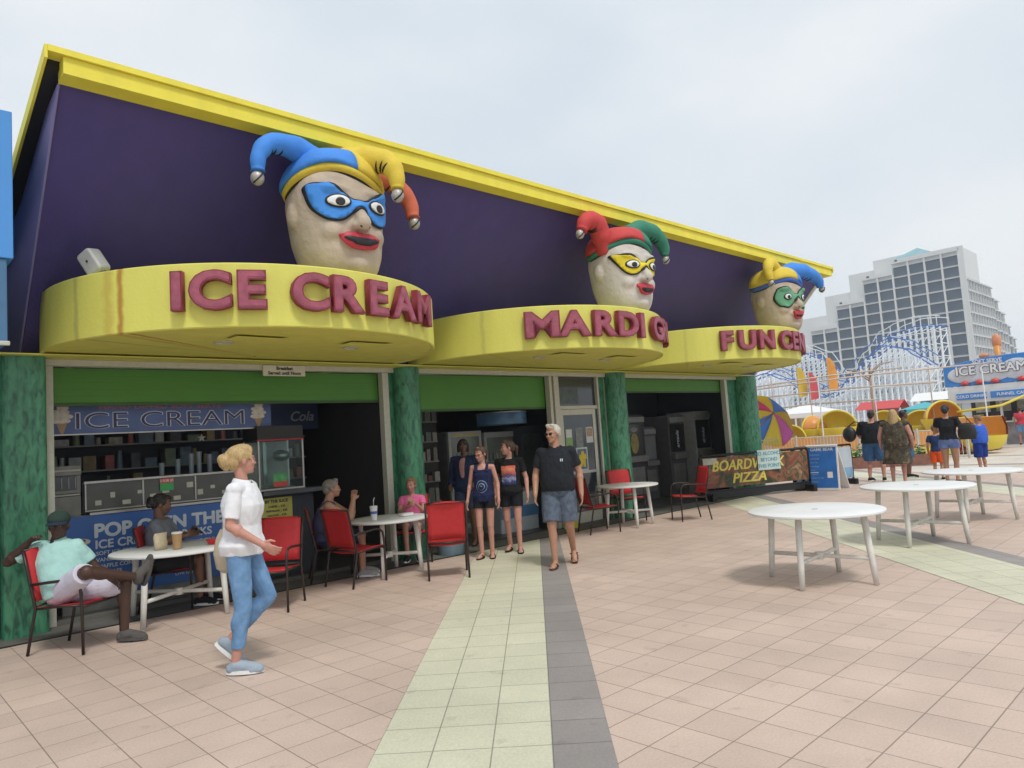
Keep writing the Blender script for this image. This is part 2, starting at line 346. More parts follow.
for (cx,cy),r,st,word,angs in CAN:
    m=canopy_mat('canopy_stucco',st,(cx,cy))
    mb=MB(); mb.lathe([(r-.05,.02),(r-.012,0),(r,.012),(r,CZ1-CZ0-.012),(r-.012,CZ1-CZ0),(0.02,CZ1-CZ0)],(0,0,0),120)
    mb.lathe([(r-.05,.02),(.02,.02)],(0,0,0),120)
    can=mb.build('canopy',m,B,auto=True); can.location=(cx,cy,CZ0)
    # recessed soffit lamps and soffit patches
    for dx,dy in ((-.75,-.95),(.75,-1.0)):
        f=MB().lathe([(.10,.018),(.10,.006),(.075,.004),(.07,.018)],(dx,dy,0),24).build('downlight_trim',M['white_fr'],can,auto=True)
    for dx,dy in ((-.55,-1.35),(.75,-1.35)): MB().box(dx-.28,dx+.28,dy-.13,dy+.13,-.004,-.0005).build('soffit_panel',M['yellow'],can)
    lets=word.replace(' ','')
    for ch,a in zip(lets,angs):
        n=V((math.cos(R(a)),math.sin(R(a)),0)); p=n*(r+.055)+V((0,0,.32))
        mt=face_mtx(p,n)
        xs=1.12 if word[0]!='M' else (1.42 if ch=='M' else 1.25)
        o=text('letter',ch,.465,M['letter_rim'],can,mt,extrude=.035,bold=.026,xs=xs)
        mt2=face_mtx(p+n*.0375,n)
        text('letter_face',ch,.465,M['letter'],o,mt2,extrude=.004,bold=.016,xs=xs)
# pilasters and columns
mb=MB(); mb.rbox(1.20,1.60,8.72,9.2,0,2.833,r=.06,axis='z'); mb.build('column',M['pillar'],B)
mb=MB(); mb.box(.62,1.19,8.86,9.3,0,2.833); mb.build('pilaster',M['pillar'],B)
for x,r in ((6.27,.205),(11.28,.24),(16.42,.31)):
    mb=MB(); mb.lathe([(r,0),(r,2.833)],(x,8.92,0),40); mb.build('column',M['pillar'],B,smooth=True)
for x0,x1 in ((5.99,6.10),(10.86,11.04),(15.72,16.12)):
    mb=MB(); mb.box(x0,x1,8.99,9.16,0,2.765); mb.build('marbled_jamb',M['pillar'],B)
# frame posts
for x0,x1,y0 in ((1.62,1.70,8.96),(5.88,5.985,8.96),(6.103,6.15,8.94),(9.46,9.53,8.96),(9.57,9.70,8.95),(10.805,10.855,8.96),(11.045,11.10,8.94),(15.60,15.71,8.96),(16.125,16.18,8.94)):
    mb=MB(); mb.box(x0,x1,y0,9.08,0.0,2.765); mb.build('frame_post',M['white_fr'],B,bevel=.006)
mb=MB(); mb.box(9.535,9.565,9.0,9.07,0,2.765); mb.build('marbled_jamb',M['pillar'],B)
# green roller shutters, each with slat ribs
def shutter(x0,x1,z0,y=9.10):
    pts=[]; z=z0
    prof=[(0,y,z0)]
    n=max(3,int((2.76-z0)/.07))
    for i in range(n):
        za=z0+(2.76-z0)*i/n; zb=z0+(2.76-z0)*(i+1)/n
        prof+=[(0,y-.0008,za+.003),(0,y-.0018,za+.008),(0,y-.0018,zb-.003),(0,y,zb)]
    prof+=[(0,y+.03,2.76),(0,y+.03,z0)]
    MB().prism(prof,(1,0,0),x0,x1).build('roller_shutter',M['green_v'],B)
    MB().box(x0,x1,y-.012,y+.045,z0-.035,z0-.002).build('shutter_bar',mat('shutter_bar',(.03,.09,.015),.5),B)
shutter(1.70,5.88,2.37); shutter(6.15,9.46,2.21); shutter(11.10,15.60,2.50)
# door bay
MB().box(9.70,10.805,8.99,9.07,2.15,2.215).build('door_header',M['white_fr'],B,bevel=.005)
MB().box(9.72,10.80,9.03,9.04,2.218,2.762).build('transom_glass',M['glass_d'],B)
MB().box(9.78,10.30,9.022,9.028,2.26,2.55).build('window_poster',mat('faded_poster',(.08,.11,.12),.6,var=.5,scale=6),B)
door=MB().box(9.705,9.80,8.985,9.03,.02,2.145).box(10.64,10.72,8.985,9.03,.02,2.145).box(9.80,10.64,8.985,9.03,2.04,2.145).box(9.80,10.64,8.985,9.03,.02,.22).build('door',M['white_fr'],B,bevel=.004)
MB().box(9.80,10.64,9.0,9.012,.22,2.04).build('door_glass',M['glass_d'],door)
MB().box(9.80,10.64,8.965,8.983,.93,.985).build('push_bar',M['steel'],door,bevel=.004)
def poster(x0,x1,z0,z1,y,m,parent,name='poster'):
    return MB().box(x0,x1,y-.004,y,z0,z1).build(name,m,parent)
pw=mat('paper_white',(.55,.56,.55),.6)
poster(9.84,10.02,1.42,1.78,8.998,mat('green_notice',(.20,.36,.12),.6,var=.3,scale=15),door); poster(9.85,10.01,1.62,1.77,8.993,pw,door)
poster(10.12,10.32,1.42,1.80,8.998,mat('grey_notice',(.18,.2,.2),.6,var=.5,scale=20),door)
poster(10.42,10.62,1.50,1.80,8.998,pw,door); poster(10.44,10.60,1.62,1.78,8.993,mat('tan_print',(.35,.24,.16),.6,var=.4,scale=20),door)
pp=poster(10.10,10.42,.97,1.42,8.998,pw,door); poster(10.13,10.39,1.01,1.39,8.993,mat('blue_grey_print',(.10,.15,.22),.6,var=.3,scale=15),door)
pts=[(0,0),(.03,.11),(.07,.1),(.09,.16),(.15,.17),(.17,.1),(.21,.12),(.23,.02),(.19,.03),(.18,-.13),(.12,-.12),(.11,-.05),(.08,-.13),(.03,-.12),(.05,.0)]
MB().prism([(10.15+x,8.988,1.18+z) for x,z in pts],(0,1,0),-.004,0).build('poster',mat('yellow_print',(.62,.48,.03),.6,var=.2),door)
MB().box(1.70,5.88,8.97,9.08,0,.045).build('threshold',M['concrete'],B); MB().box(9.70,10.805,8.90,9.10,0,.018).build('threshold',M['concrete'],B)
MB().box(10.72,10.805,9.0,9.06,.02,2.145).build('door_side_light',M['glass_d'],B)
# interior shell
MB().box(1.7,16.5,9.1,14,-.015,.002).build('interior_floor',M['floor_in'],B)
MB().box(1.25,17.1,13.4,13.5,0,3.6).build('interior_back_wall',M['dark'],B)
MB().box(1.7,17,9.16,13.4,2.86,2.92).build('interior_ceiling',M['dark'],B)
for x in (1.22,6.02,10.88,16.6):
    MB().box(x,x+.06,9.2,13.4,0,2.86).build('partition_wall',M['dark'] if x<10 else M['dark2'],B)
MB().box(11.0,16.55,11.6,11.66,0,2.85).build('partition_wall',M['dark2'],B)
# glowing ceiling tubes: some belong to the first bay, others added to brighten interiors
for x,y,z in ((4.6,10.2,2.42),(3.4,11.3,2.6),(2.6,10.4,2.75),(7.2,10.0,2.7),(8.6,11.2,2.72),(12.6,10.4,2.75),(14.4,10.6,2.75)):
    MB().box(x-.35,x+.35,y-.03,y+.03,z,z+.03).build('tube_and_fill_light',mat('tube_glow',(.5,.5,.5),.5,var=0,emit=(.85,.92,1,5)),B)
# notice over first opening
sg=MB().box(4.03,4.62,8.905,8.925,2.685,2.825).build('breakfast_sign',mat('sign_cream',(.62,.62,.52),.6)); tag(sg,'small cream sign reading Breakfast Served until Noon over first opening','sign')
bk=mat('print_black',(.02,.02,.03),.6,var=0)
text('lettering','Breakfast',.062,bk,sg,face_mtx((4.325,8.903,2.785),(0,-1)),.001,.002)
text('lettering','Served until Noon',.062,bk,sg,face_mtx((4.325,8.903,2.722),(0,-1)),.001,.002)

# ---------------------------------------------------------------- blue neighbour at the left
NB=empty('neighbour_building',(-3,7.3,0),0,'plain blue shop building edge at far left beside green marbled column','building')
def nb(name,x0,x1,y0,y1,z0,z1,m): return MB().box(x0+3,x1+3,y0-7.3,y1-7.3,z0,z1).build(name,m,NB,bevel=.008)
nb('upper_wall',-6,1.105,7.30,12,3.48,4.80,M['blue_n'])
nb('sign_band',-6,1.06,7.32,12,2.74,3.478,M['blue_d'])
nb('band_trim',-6,1.075,7.30,7.318,2.72,2.76,M['white_fr'])
nb('lower_wall',-6,.615,8.8,12,0,2.72,mat('lower_blue',(.03,.12,.26),.6))
# ================================================================ FURNITURE
def frame_dir(fx,fy): return math.atan2(fy,fx)+PI/2     # rotation that turns local -Y to (fx,fy)
def make_chair():
    t=empty('sling_chair')
    # back sling: slightly curved sheet, seat sling
    def sling(name,prof,w):
        mb=MB(); n=len(prof); vs=[];fs=[]
        th=.012
        for k,(y,z) in enumerate(prof):
            y0,z0=prof[max(k-1,0)];y1,z1=prof[min(k+1,n-1)]; d=V((0,y1-y0,z1-z0)).normalized(); nn=V((0,-d.z,d.y))
            for i in range(9):
                u=-1+2*i/8; sag=.018*(1-u*u)
                p=V((u*w,y,z))-nn*sag*(-1 if name=='seat' else 1)*-1
                vs.append(p); 
        for k in range(n-1):
            for i in range(8): fs.append((k*9+i,k*9+i+1,(k+1)*9+i+1,(k+1)*9+i))
        mb.add(vs,fs); o=mb.build(name,M['red_sling'],t,smooth=True); s=o.modifiers.new('th','SOLIDIFY'); s.thickness=th; s.offset=0
        return o
    sling('seat',[(-.235,.425),(-.22,.442),(-.1,.435),(.05,.42),(.17,.41),(.205,.415)],.232)
    sling('backrest',[(.225,.47),(.25,.56),(.272,.68),(.298,.80),(.322,.90),(.33,.925),(.338,.915)],.226)
    m=M['brown_fr']
    for s in (-1,1):
        x=s*.245
        MB().tube([(x,-.25,.0),(x,-.245,.3),(x,-.24,.52),(x,-.225,.60),(x,-.18,.64),(x,-.1,.65),(x+s*.0,.1,.635),(x,.255,.62)],.0135,8).build('arm_leg',m,t,smooth=True)
        MB().tube([(x,.30,.0),(x,.255,.22),(x,.215,.41),(x,.24,.52),(x,.285,.72),(x,.335,.93)],.0135,8).build('leg',m,t,smooth=True)
        MB().tube([(x*.98,-.243,.425),(x*.98,0,.42),(x*.98,.215,.405)],.011,8).build('seat_rail',m,t,smooth=True)
    MB().tube([(-.24,-.243,.41),(.24,-.243,.41)],.011,8).build('cross_bar',m,t,smooth=True)
    MB().tube([(-.24,.224,.43),(.24,.224,.43)],.011,8).build('cross_bar',m,t,smooth=True)
    MB().tube([(-.24,.333,.925),(.24,.333,.925)],.013,8).build('cross_bar',m,t,smooth=True)
    return t
ch0=make_chair(); used=False
def chair(x,y,fx,fy,label):
    global used
    o=ch0 if not used else copy_tree(ch0); used=True
    o.location=(x,y,.004); o.rotation_euler=(0,0,frame_dir(fx,fy)); tag(o,label,'chair','red sling chairs outside the arcade')
    return o
chair(1.63,7.72,.62,-.78,'red sling chair the man in the green cap lounges in')
chair(2.80,8.80,.85,-.45,'red sling chair under the man in the grey t-shirt, mostly hidden by him')
chair(3.44,7.57,-.71,-.71,'empty red chair just right of the walking woman in white, facing the viewer')
chair(4.70,7.94,.95,.2,'empty red chair pulled up to the left side of the white table with the cup')
chair(4.70,8.52,.85,-.4,'red chair the older man in the tank top sits on')
chair(5.60,7.27,.59,.81,'empty red chair with its back to the viewer beside the table with the cup')
chair(6.08,8.66,-.6,-.8,'red chair under the girl in the pink top')
chair(9.38,7.94,.91,-.41,'red chair at the left of the small white table by the door')
chair(10.78,8.42,-.45,-.9,'red chair behind the small white table, in front of the third marbled column')
chair(11.22,7.36,-.82,.57,'red chair alone at the right, side-on before the pizza banner')
# ---- round plastic tables
def make_table(rad,leg_r,h=.72,arms=True):
    t=empty('round_table')
    MB().lathe([(.01,h-.012),(rad-.05,h-.014),(rad-.012,h-.030),(rad,h-.022),(rad,h-.006),(rad-.008,h),(rad*.5,h-.002),(.01,h-.002)],(0,0,0),64).build('tabletop',M['white_p'],t,smooth=True,auto=True)
    MB().lathe([(.001,h+.003),(.028,h+.003),(.032,h-.001)],(0,0,0),20).build('hole_cap',mat('cap_grey',(.45,.46,.46),.5),t,auto=True)
    for k in range(4):
        a=R(45+90*k); c,s=math.cos(a),math.sin(a)
        MB().tube([(c*(leg_r-.04),s*(leg_r-.04),h-.02),(c*leg_r,s*leg_r,h*.32),(c*(leg_r+.02),s*(leg_r+.02),.0)],[.032,.030,.025],14).build('leg',M['white_leg'],t,smooth=True)
    for k in range(2):
        a=R(45+90*k); c,s=math.cos(a),math.sin(a); r=leg_r-.0
        z=.25+.003*k
        o=MB().tube([(-c*r,-s*r,z),(0,0,z+.0),(c*r,s*r,z)],.021,10).build('cross_stretcher',M['white_leg'],t,smooth=True)
    MB().cyl((0,0,.215),(0,0,.285),.045,.045,16).build('stretcher_hub',M['white_leg'],t,auto=True)
    for k in range(2):
        a=R(45+90*k); c,s=math.cos(a),math.sin(a)
        MB().obox((0,0,h-.035-.02*k),(c,s,0),(-s,c,0),(0,0,1),leg_r,.018,.012).build('apron_rib',M['white_leg'],t)
    return t
tb={}
def table(kind,x,y,rz,label):
    if kind not in tb: tb[kind]=o=make_table(*{'big':(.655,.50),'mid':(.66,.55),'small':(.54,.40)}[kind])
    else: o=copy_tree(tb[kind])
    o.location=(x,y,.004); o.rotation_euler=(0,0,R(rz)); tag(o,label,'table','white round plastic tables')
    return o
T1=table('mid',2.70,8.26,-9,'white round table at far left with a red bowl and brown cup on it')
T2=table('small',5.30,8.12,0,'small white table holding a white cup with a straw')
T3=table('small',10.22,7.95,10,'small white table next to the glass door')
T4=table('big',7.30,3.30,-41,'nearest white round table on the open pavement')
T5=table('big',10.05,3.2,-43,'middle one of the three white round tables on the open pavement')
T6=table('big',12.50,3.2,-42,'farthest white round table on the open pavement')
# ---- things on tables
def cup(x,y,z,col,lab,r=.042,h=.13,straw=True,lid=True,name='drink_cup',pm=None):
    t=empty(name,(x,y,z),0,lab,'cup')
    MB().lathe([(.001,0),(r*.74,0),(r,h),(r*.93,h),(r*.70,.006),(.001,.006)],(0,0,0),24).build('cup_body',col,t,auto=True)
    if lid: MB().lathe([(r*1.06,h-.002),(r*1.06,h+.010),(r*.9,h+.016),(.001,h+.018)],(0,0,0),24).build('lid',M['white'],t,auto=True)
    if straw: MB().tube([(0,0,h+.01),(.004,0,h+.09),(.02,0,h+.12)],.004,8).build('straw',M['white'],t,smooth=True)
    return t
zt=.728
c=cup(5.03,8.02,zt,M['white'],'white paper cup with lid and straw on the small white table',.048,.17)
MB().lathe([(.0445,.085),(.0462,.12)],(0,0,0),24).build('blue_band',mat('cup_blue',(.08,.14,.4),.5),c,smooth=True)
cup(2.63,8.06,zt,mat('kraft_brown',(.42,.25,.11),.6),'brown paper cup on the white table in front of the man in grey',.052,.16,False,True)
t=empty('paper_bag',(2.52,8.24,zt),R(20),'crumpled pale paper bag behind the brown cup','bag')
mb=MB(); mb.loft([((0,0,0),(.07,0,0),(0,.045,0)),((.004,0,.06),(.075,.005,0),(0,.05,0)),((-.004,.003,.13),(.07,-.008,0),(.004,.035,0)),((.006,0,.17),(.078,.0,0),(0,.018,0))],16); mb.build('bag_body',mat('pale_bag',(.6,.5,.34),.7,var=.2,scale=30,bump=.6,bscale=40),t,smooth=True)
MB().lathe([(.001,0),(.05,0),(.075,.05),(.070,.05),(.046,.006),(.001,.006)],(0,0,0),24).build('red_bowl',mat('red_plastic',(.60,.02,.03),.35,var=0),None,auto=True)
o=bpy.data.objects['red_bowl']; o.location=(3.0,8.05,zt); tag(o,'small red plastic bowl on the white table at far left','bowl')
o=MB().rbox(-.09,.09,-.06,.06,0,.035,r=.03,axis='z').build('food_tray',M['white'],None,auto=True); o.location=(5.55,8.05,zt); tag(o,'flat white paper food tray on the small table before the girl in pink','tray')
# ================================================================ SHOP CONTENTS
# -- counter with blue panel (bay one)
C=empty('serving_counter',(2,9.45,0),0,'long serving counter with blue POP OPEN THE FUN front','counter')
def cbox(name,x0,x1,y0,y1,z0,z1,m,p=C,o=(2,9.45,0),bev=.004):
    return MB().box(x0-o[0],x1-o[0],y0-o[1],y1-o[1],z0-o[2],z1-o[2]).build(name,m,p,bevel=bev)
cbox('counter_body',1.85,4.13,9.47,10.0,0,1.10,M['steel_d'])
cbox('front_panel',1.84,4.12,9.452,9.469,.16,1.09,M['blue_panel'])
cbox('panel_trim',2.13,4.12,9.43,9.469,1.092,1.125,M['steel'])
lw=mat('lettering_white',(.62,.68,.74),.5,var=.05)
def ctext(s,x,z,size,y=9.449,m=lw,bold=.0,al='LEFT',xs=1,parent=C,o=(2,9.45,0)):
    return text('lettering',s,size,m,parent,face_mtx((x-o[0],y-o[1],z-o[2]),(0,-1)),.0015,bold,align=al,xs=xs)
ctext('POP OPEN THE FUN',2.17,.90,.215,bold=.009,xs=1.02)
ctext('ICE CREAM  |  DRINKS',2.18,.745,.135,bold=.004,xs=1.0)
for i,s in enumerate(('SOFT ICE CREAM CONES','VANILLA OR CHOCOLATE','WAFFLE CONES','SUNDAES')): ctext(s,2.19,.645-.075*i,.062,bold=.001)
ctext('DONUTS & SWEETS',3.35,.63,.075,bold=.001)
for i,s in enumerate(('MILKSHAKES','FLOATS','SLUSH')): ctext(s,2.19,.33-.06*i,.045)
for i,s in enumerate(('PRETZELS','NACHOS','HOT DOGS')): ctext(s,3.25,.50-.06*i,.045)
ctext('LIVE LARGE',3.05,.27,.06)
# picture of a dish on the panel
pl=MB().lathe([(.001,0),(.11,0),(.115,.004),(.001,.006)],(0,0,0),28).build('dish_picture',mat('dish_white',(.6,.6,.58),.5),C); pl.rotation_euler=(R(90),0,0); pl.scale=(1,.35,1); pl.location=(.02,-.005,.80)
pl=MB().ell((0,0,0),(.07,.003,.022)).build('dish_picture',mat('meat_brown',(.25,.09,.05),.5),C); pl.location=(.02,-.011,.815)
# freezer display above panel
F=empty('freezer_display',(2.1,9.5,1.11),0,'stainless glass-fronted freezer display on top of the serving counter','freezer')
fb=lambda name,x0,x1,y0,y1,z0,z1,m,bev=.004: cbox(name,x0,x1,y0,y1,z0,z1,m,F,(2.1,9.5,1.11),bev)
fb('cabinet',2.10,4.0,9.62,10.1,1.11,1.46,M['steel_d']); fb('top_rail',2.09,4.0,9.50,9.56,1.455,1.485,M['steel']); fb('lower_rail',2.10,4.0,9.52,9.56,1.13,1.15,M['steel'])
fb('front_glass',2.12,4.0,9.53,9.54,1.15,1.455,mat('frosted_dark_glass',(.075,.08,.075),.25,var=.3,scale=4),0)
for x in (2.10,2.72,3.34,3.96): fb('mullion',x,x+.02,9.515,9.56,1.15,1.455,M['steel'])
rnd=random.Random(3)
for i in range(12):
    x=2.22+.145*i+rnd.uniform(-.02,.02); z=1.19+(.10 if i%2 else 0)+rnd.uniform(-.02,.03)
    fb('flavour_label',x,x+rnd.uniform(.05,.09),9.524,9.528,z,z+rnd.uniform(.035,.07),M['white_fr'],0)
g=fb('price_tag',2.92,3.08,9.508,9.513,1.30,1.39,mat('tag_green',(.05,.4,.12),.5),0); g2=fb('price_tag',2.92,3.08,9.508,9.513,1.392,1.45,mat('tag_red',(.6,.08,.06),.5),0)
text('lettering','2 FOR $5',.04,lw,g2,face_mtx((.90,.006,.31),(0,-1)),.001,.001)
# hanging banner
bn=empty('ice_cream_banner',(1.75,9.40,2.04),0,'hanging blue banner reading ICE CREAM with cone pictures, under the first green shutter','banner')
bb=lambda name,x0,x1,y0,y1,z0,z1,m,bev=0: cbox(name,x0,x1,y0,y1,z0,z1,m,bn,(1.75,9.40,2.04),bev)
bb('banner_sheet',1.75,4.34,9.405,9.41,2.04,2.60,M['blue_banner']); bb('bottom_rail',1.75,4.34,9.395,9.42,2.025,2.04,M['steel'])
def btext(s,x,z,size,m,y,bold,xs=1): return text('lettering',s,size,m,bn,face_mtx((x-1.75,y-9.40,z-2.04),(0,-1)),.001,bold,xs=xs)
btext('ICE CREAM',2.98,2.175,.27,lw,9.4035,.008,1.5); btext('ICE CREAM',2.98,2.175,.27,M['navy_print'],9.4005,-.002,1.5)
btext('HAND DIPPED SOFT SERVE',2.95,2.345,.085,mat('dull_red_print',(.4,.15,.18),.5),9.4035,.002,1.4)
cone=mat('cone_tan',(.42,.27,.15),.6); cream=mat('vanilla_print',(.62,.58,.50),.6,var=.35,scale=18)
for x in (1.86,4.16):
    MB().prism([(x-1.75-.055,0,.13),(x-1.75+.055,0,.13),(x-1.75+.012,0,.0),(x-1.75-.012,0,.0)],(0,1,0),.000,.004).build('cone_picture',cone,bn)
    for k,(w_,z_) in enumerate(((.10,.15),(.105,.20),(.09,.25),(.06,.30),(.03,.335))):
        MB().ell((x-1.75+(.01 if k%2 else -.01),.0015-.0012*k,z_),(w_,.003,.034)).build('cream_swirl_picture',cream,bn)
# oven / stainless rack at left
O=empty('stainless_oven',(1.75,9.5,0),0,'stainless steel oven and rack at the left end of the ice cream counter','oven')
ob=lambda name,x0,x1,y0,y1,z0,z1,m: cbox(name,x0,x1,y0,y1,z0,z1,m,O,(1.75,9.5,0))
ob('oven_body',1.72,2.07,9.55,10.1,1.0,1.33,M['steel_d']); ob('oven_window',1.76,2.03,9.535,9.549,1.40,1.56,M['glass_d']); ob('oven_top',1.72,2.07,9.52,10.1,1.57,1.68,M['steel_d']); ob('handle_rail',1.73,2.06,9.50,9.52,1.615,1.635,M['white_fr'])
ob('shelf_rail',1.73,2.06,9.52,9.54,1.335,1.355,M['white_fr']); ob('oven_body',1.72,2.07,9.55,10.1,1.36,1.568,M['steel_d'])
for x in (1.80,1.87,1.94,2.01): ob('rack_bar',x,x+.008,9.528,9.534,1.41,1.55,M['steel'])
# popcorn machine
P=empty('popcorn_machine',(4.10,9.3,1.17),0,'glass popcorn cabinet with red trim standing on the dark counter shelf','popcorn machine')
pb=lambda name,x0,x1,y0,y1,z0,z1,m: cbox(name,x0,x1,y0,y1,z0,z1,m,P,(4.1,9.3,1.17))
pb('base',4.10,4.76,9.32,9.8,1.172,1.20,M['steel']); pb('top_box',4.10,4.76,9.32,9.8,1.86,2.05,M['black']); pb('red_trim',4.09,4.77,9.31,9.318,1.845,1.868,mat('dull_red',(.35,.03,.03),.5))
for x,y in ((4.10,9.32),(4.735,9.32),(4.10,9.775),(4.735,9.775)): pb('corner_post',x,x+.025,y,y+.025,1.20,1.858,M['steel'])
pb('glass_pane',4.13,4.73,9.326,9.330,1.20,1.845,M['glass'])
pb('back_panel',4.13,4.73,9.76,9.77,1.20,1.845,mat('pale_metal',(.30,.31,.30),.4,var=.2)); pb('inner_tube',4.25,4.30,9.5,9.55,1.25,1.84,M['steel'])
MB().ell((0,0,0),(.12,.12,.08)).build('kettle',M['steel'],P,smooth=True).location=(.42,.22,.47)
pb('warning_sticker',4.30,4.50,9.318,9.323,1.22,1.40,mat('sticker_green',(.08,.35,.12),.5,var=.5,scale=20)); pb('warning_sticker',4.30,4.50,9.314,9.317,1.22,1.29,mat('sticker_red',(.5,.06,.05),.5))
K=empty('counter_shelf',(4.14,9.3,0),0,'dark grey counter shelf with yellow menu board on its front','counter')
kb=lambda name,x0,x1,y0,y1,z0,z1,m: cbox(name,x0,x1,y0,y1,z0,z1,m,K,(4.14,9.3,0))
kb('counter_top',4.14,5.08,9.28,9.85,1.11,1.168,mat('dark_laminate',(.06,.07,.08),.4)); kb('counter_base',4.2,4.95,9.46,9.8,0,1.108,M['dark2'])
mn=kb('menu_board',4.17,4.62,9.445,9.458,.70,1.07,mat('menu_yellow',(.50,.46,.10),.5,var=.2))
text('lettering','BY THE SLICE',.055,bk,mn,face_mtx((.25,.142,1.02),(0,-1)),.001,.002)
for i,s in enumerate(('CHEESE ... 3.50','PEPPERONI ... 4.00','NACHOS ... 4.50','PRETZEL ... 3.00')): text('lettering',s,.038,bk,mn,face_mtx((.25,.142,.95-.06*i),(0,-1)),.001,.0008)
# shelving with stock behind the counter
t=empty('stock_shelves',(2.0,10.9,0),0,'dim shelves of boxes and bottles on the back wall behind the ice cream counter','shelf')
MB().box(0,3.6,.35,.42,0,2.6).build('backboard',M['dark2'],t)
rnd=random.Random(21)
for i in range(4):
    z=1.25+.34*i; MB().box(0,3.6,0,.349,z,z+.02).build('shelf',M['steel_d'],t)
    x=.05
    while x<3.5:
        w_=rnd.uniform(.06,.2); h_=rnd.uniform(.08,.26); c=rnd.choice([(.3,.28,.22),(.12,.16,.2),(.32,.1,.08),(.16,.2,.12),(.4,.4,.38),(.08,.08,.09),(.25,.18,.08)])
        if w_<.1: MB().cyl((x+w_/2,.1,z+.022),(x+w_/2,.1,z+.022+h_),w_/2,w_/2.6,9).build('bottle',mat('stock',c,.4,var=.2),t,auto=True)
        else: MB().box(x,x+w_,.04,.25,z+.022,z+.022+h_).build('carton',mat('stock',c,.6,var=.4,scale=12),t)
        x+=w_+rnd.uniform(.01,.12)
# white star decoration, cups on the counter
pts=[(0.06*(1 if k%2==0 else .42)*math.sin(PI*k/5),0,0.06*(1 if k%2==0 else .42)*math.cos(PI*k/5)) for k in range(10)]
o=MB().prism(pts,(0,1,0),0,.008).build('star_decoration',M['white_fr'],None); o.location=(3.62,10.0,1.95); tag(o,'small white star hanging in the dark behind the counter','decoration')
for i,(x,h) in enumerate(((3.25,.22),(3.42,.28),(3.52,.30),(3.66,.26),(3.05,.18))):
    o=MB().cyl((0,0,0),(0,0,h),.028,.034,14).build('cup_stack',mat('cup_grey',(.22,.26,.3),.4),None,auto=True); o.location=(x,9.85,1.464); tag(o,'grey stack of cups standing behind the freezer display','cups','cup stacks behind the freezer')
# small blue sign at right side of bay one
o=empty('soda_sign',(5.45,10.8,2.05),0,'dim blue round-lettered soda sign hanging at the back of the first opening','sign')
MB().box(-.75,.35,0,.05,0,.45).build('sign_panel',mat('dim_blue',(.02,.035,.09),.5),o)
text('lettering','Cola',.22,mat('dim_white',(.25,.28,.32),.5),o,face_mtx((.05,-.004,.2),(0,-1)),.001,.004,shear=.3)
# -- bay two : fridges and shelves
def fridge(x,y,w,h,lab,shelves,mglass,lid='white'):
    t=empty('glass_door_fridge',(x,y,0),0,lab,'fridge')
    fm=mat('fridge_grey',(.30,.31,.30),.5,var=.12)
    MB().box(0,w,.06,.7,0,h).build('cabinet',M['steel_d'],t,bevel=.01)
    d=MB().box(0,.06,0,.058,.12,h).box(w-.06,w,0,.058,.12,h).box(.06,w-.06,0,.058,h-.10,h).box(.06,w-.06,0,.058,.12,.20).build('door_frame',fm,t)
    MB().box(.06,w-.06,.02,.03,.20,h-.10).build('door_glass',mglass,d)
    MB().box(.02,.035,-.03,-.001,.8,1.25).build('handle',M['steel'],d)
    rnd=random.Random(int(x*10))
    for i in range(shelves):
        z=.28+(h-.5)*i/shelves
        MB().box(.07,w-.07,.012,.016,z,z+.012).build('shelf',M['steel'],t)
        for k in range(7):
            xx=.10+(w-.2)*k/7
            cc=rnd.choice([(.12,.22,.12),(.25,.22,.12),(.12,.16,.2),(.25,.25,.24),(.2,.1,.08),(.1,.12,.1)])
            MB().cyl((xx+.03,.0165,z+.014),(xx+.03,.0165,z+.17),.022,.018,8).build('bottle',mat('bottle',cc,.4,var=0),t,smooth=True)
    return t
gg=mat('mottled_shelf_glass',(.14,.16,.14),.15,var=.4,scale=2)  # opaque pane in mottled grey-green
fridge(7.95,10.1,.78,1.86,'tall grey fridge with bottles behind the woman in the navy jacket',4,gg)
fridge(8.80,10.1,.82,1.82,'tall grey fridge with bottles behind the girl in the black t-shirt',4,gg)
MB().box(0,.6,0,.02,0,.05).build('fridge_sign',mat('yellowish',(.4,.34,.12),.5),bpy.data.objects['glass_door_fridge']).location=(.1,-.003,1.765)
t=empty('blue_drum_lamp',(8.95,9.75,2.0),0,'wide blue and white drum hanging above the fridges','lamp')
mb=MB(); mb.lathe([(.001,.17),(.45,.16),(.46,.14),(.46,-.06),(.001,-.07)],(0,0,0),36); mb.build('drum',mat('drum_blue',(.07,.16,.28),.5,var=.6,scale=4),t,auto=True)
MB().lathe([(.475,.165),(.475,.145),(.44,.145)],(0,0,0),36).build('rim',M['steel'],t,smooth=True); MB().cyl((0,0,.17),(0,0,.85),.01).build('hanger',M['steel_d'],t)
t=empty('stocked_shelf',(6.6,10.2,0),0,'dark shelf unit crammed with small boxes behind the second column','shelf')
MB().box(0,1.2,.05,.5,0,2.3).build('backboard',M['dark'],t)
rnd=random.Random(5)
for i in range(6):
    MB().box(0,1.2,0,.049,.3+.35*i,.32+.35*i).build('shelf',M['steel_d'],t)
    for k in range(8):
        h=rnd.uniform(.1,.24); c=rnd.choice([(.16,.15,.12),(.10,.12,.10),(.22,.2,.18),(.08,.08,.1),(.3,.3,.28),(.12,.05,.04)])
        MB().box(.03+.145*k,.03+.145*k+rnd.uniform(.07,.12),-.05,.02,.322+.35*i,.322+.35*i+h).build('packet',mat('packet',c,.6,var=.3,scale=20),t)
t=empty('white_chest_freezer',(8.55,9.5,0),0,'low white and blue chest freezer behind the two girls','freezer')
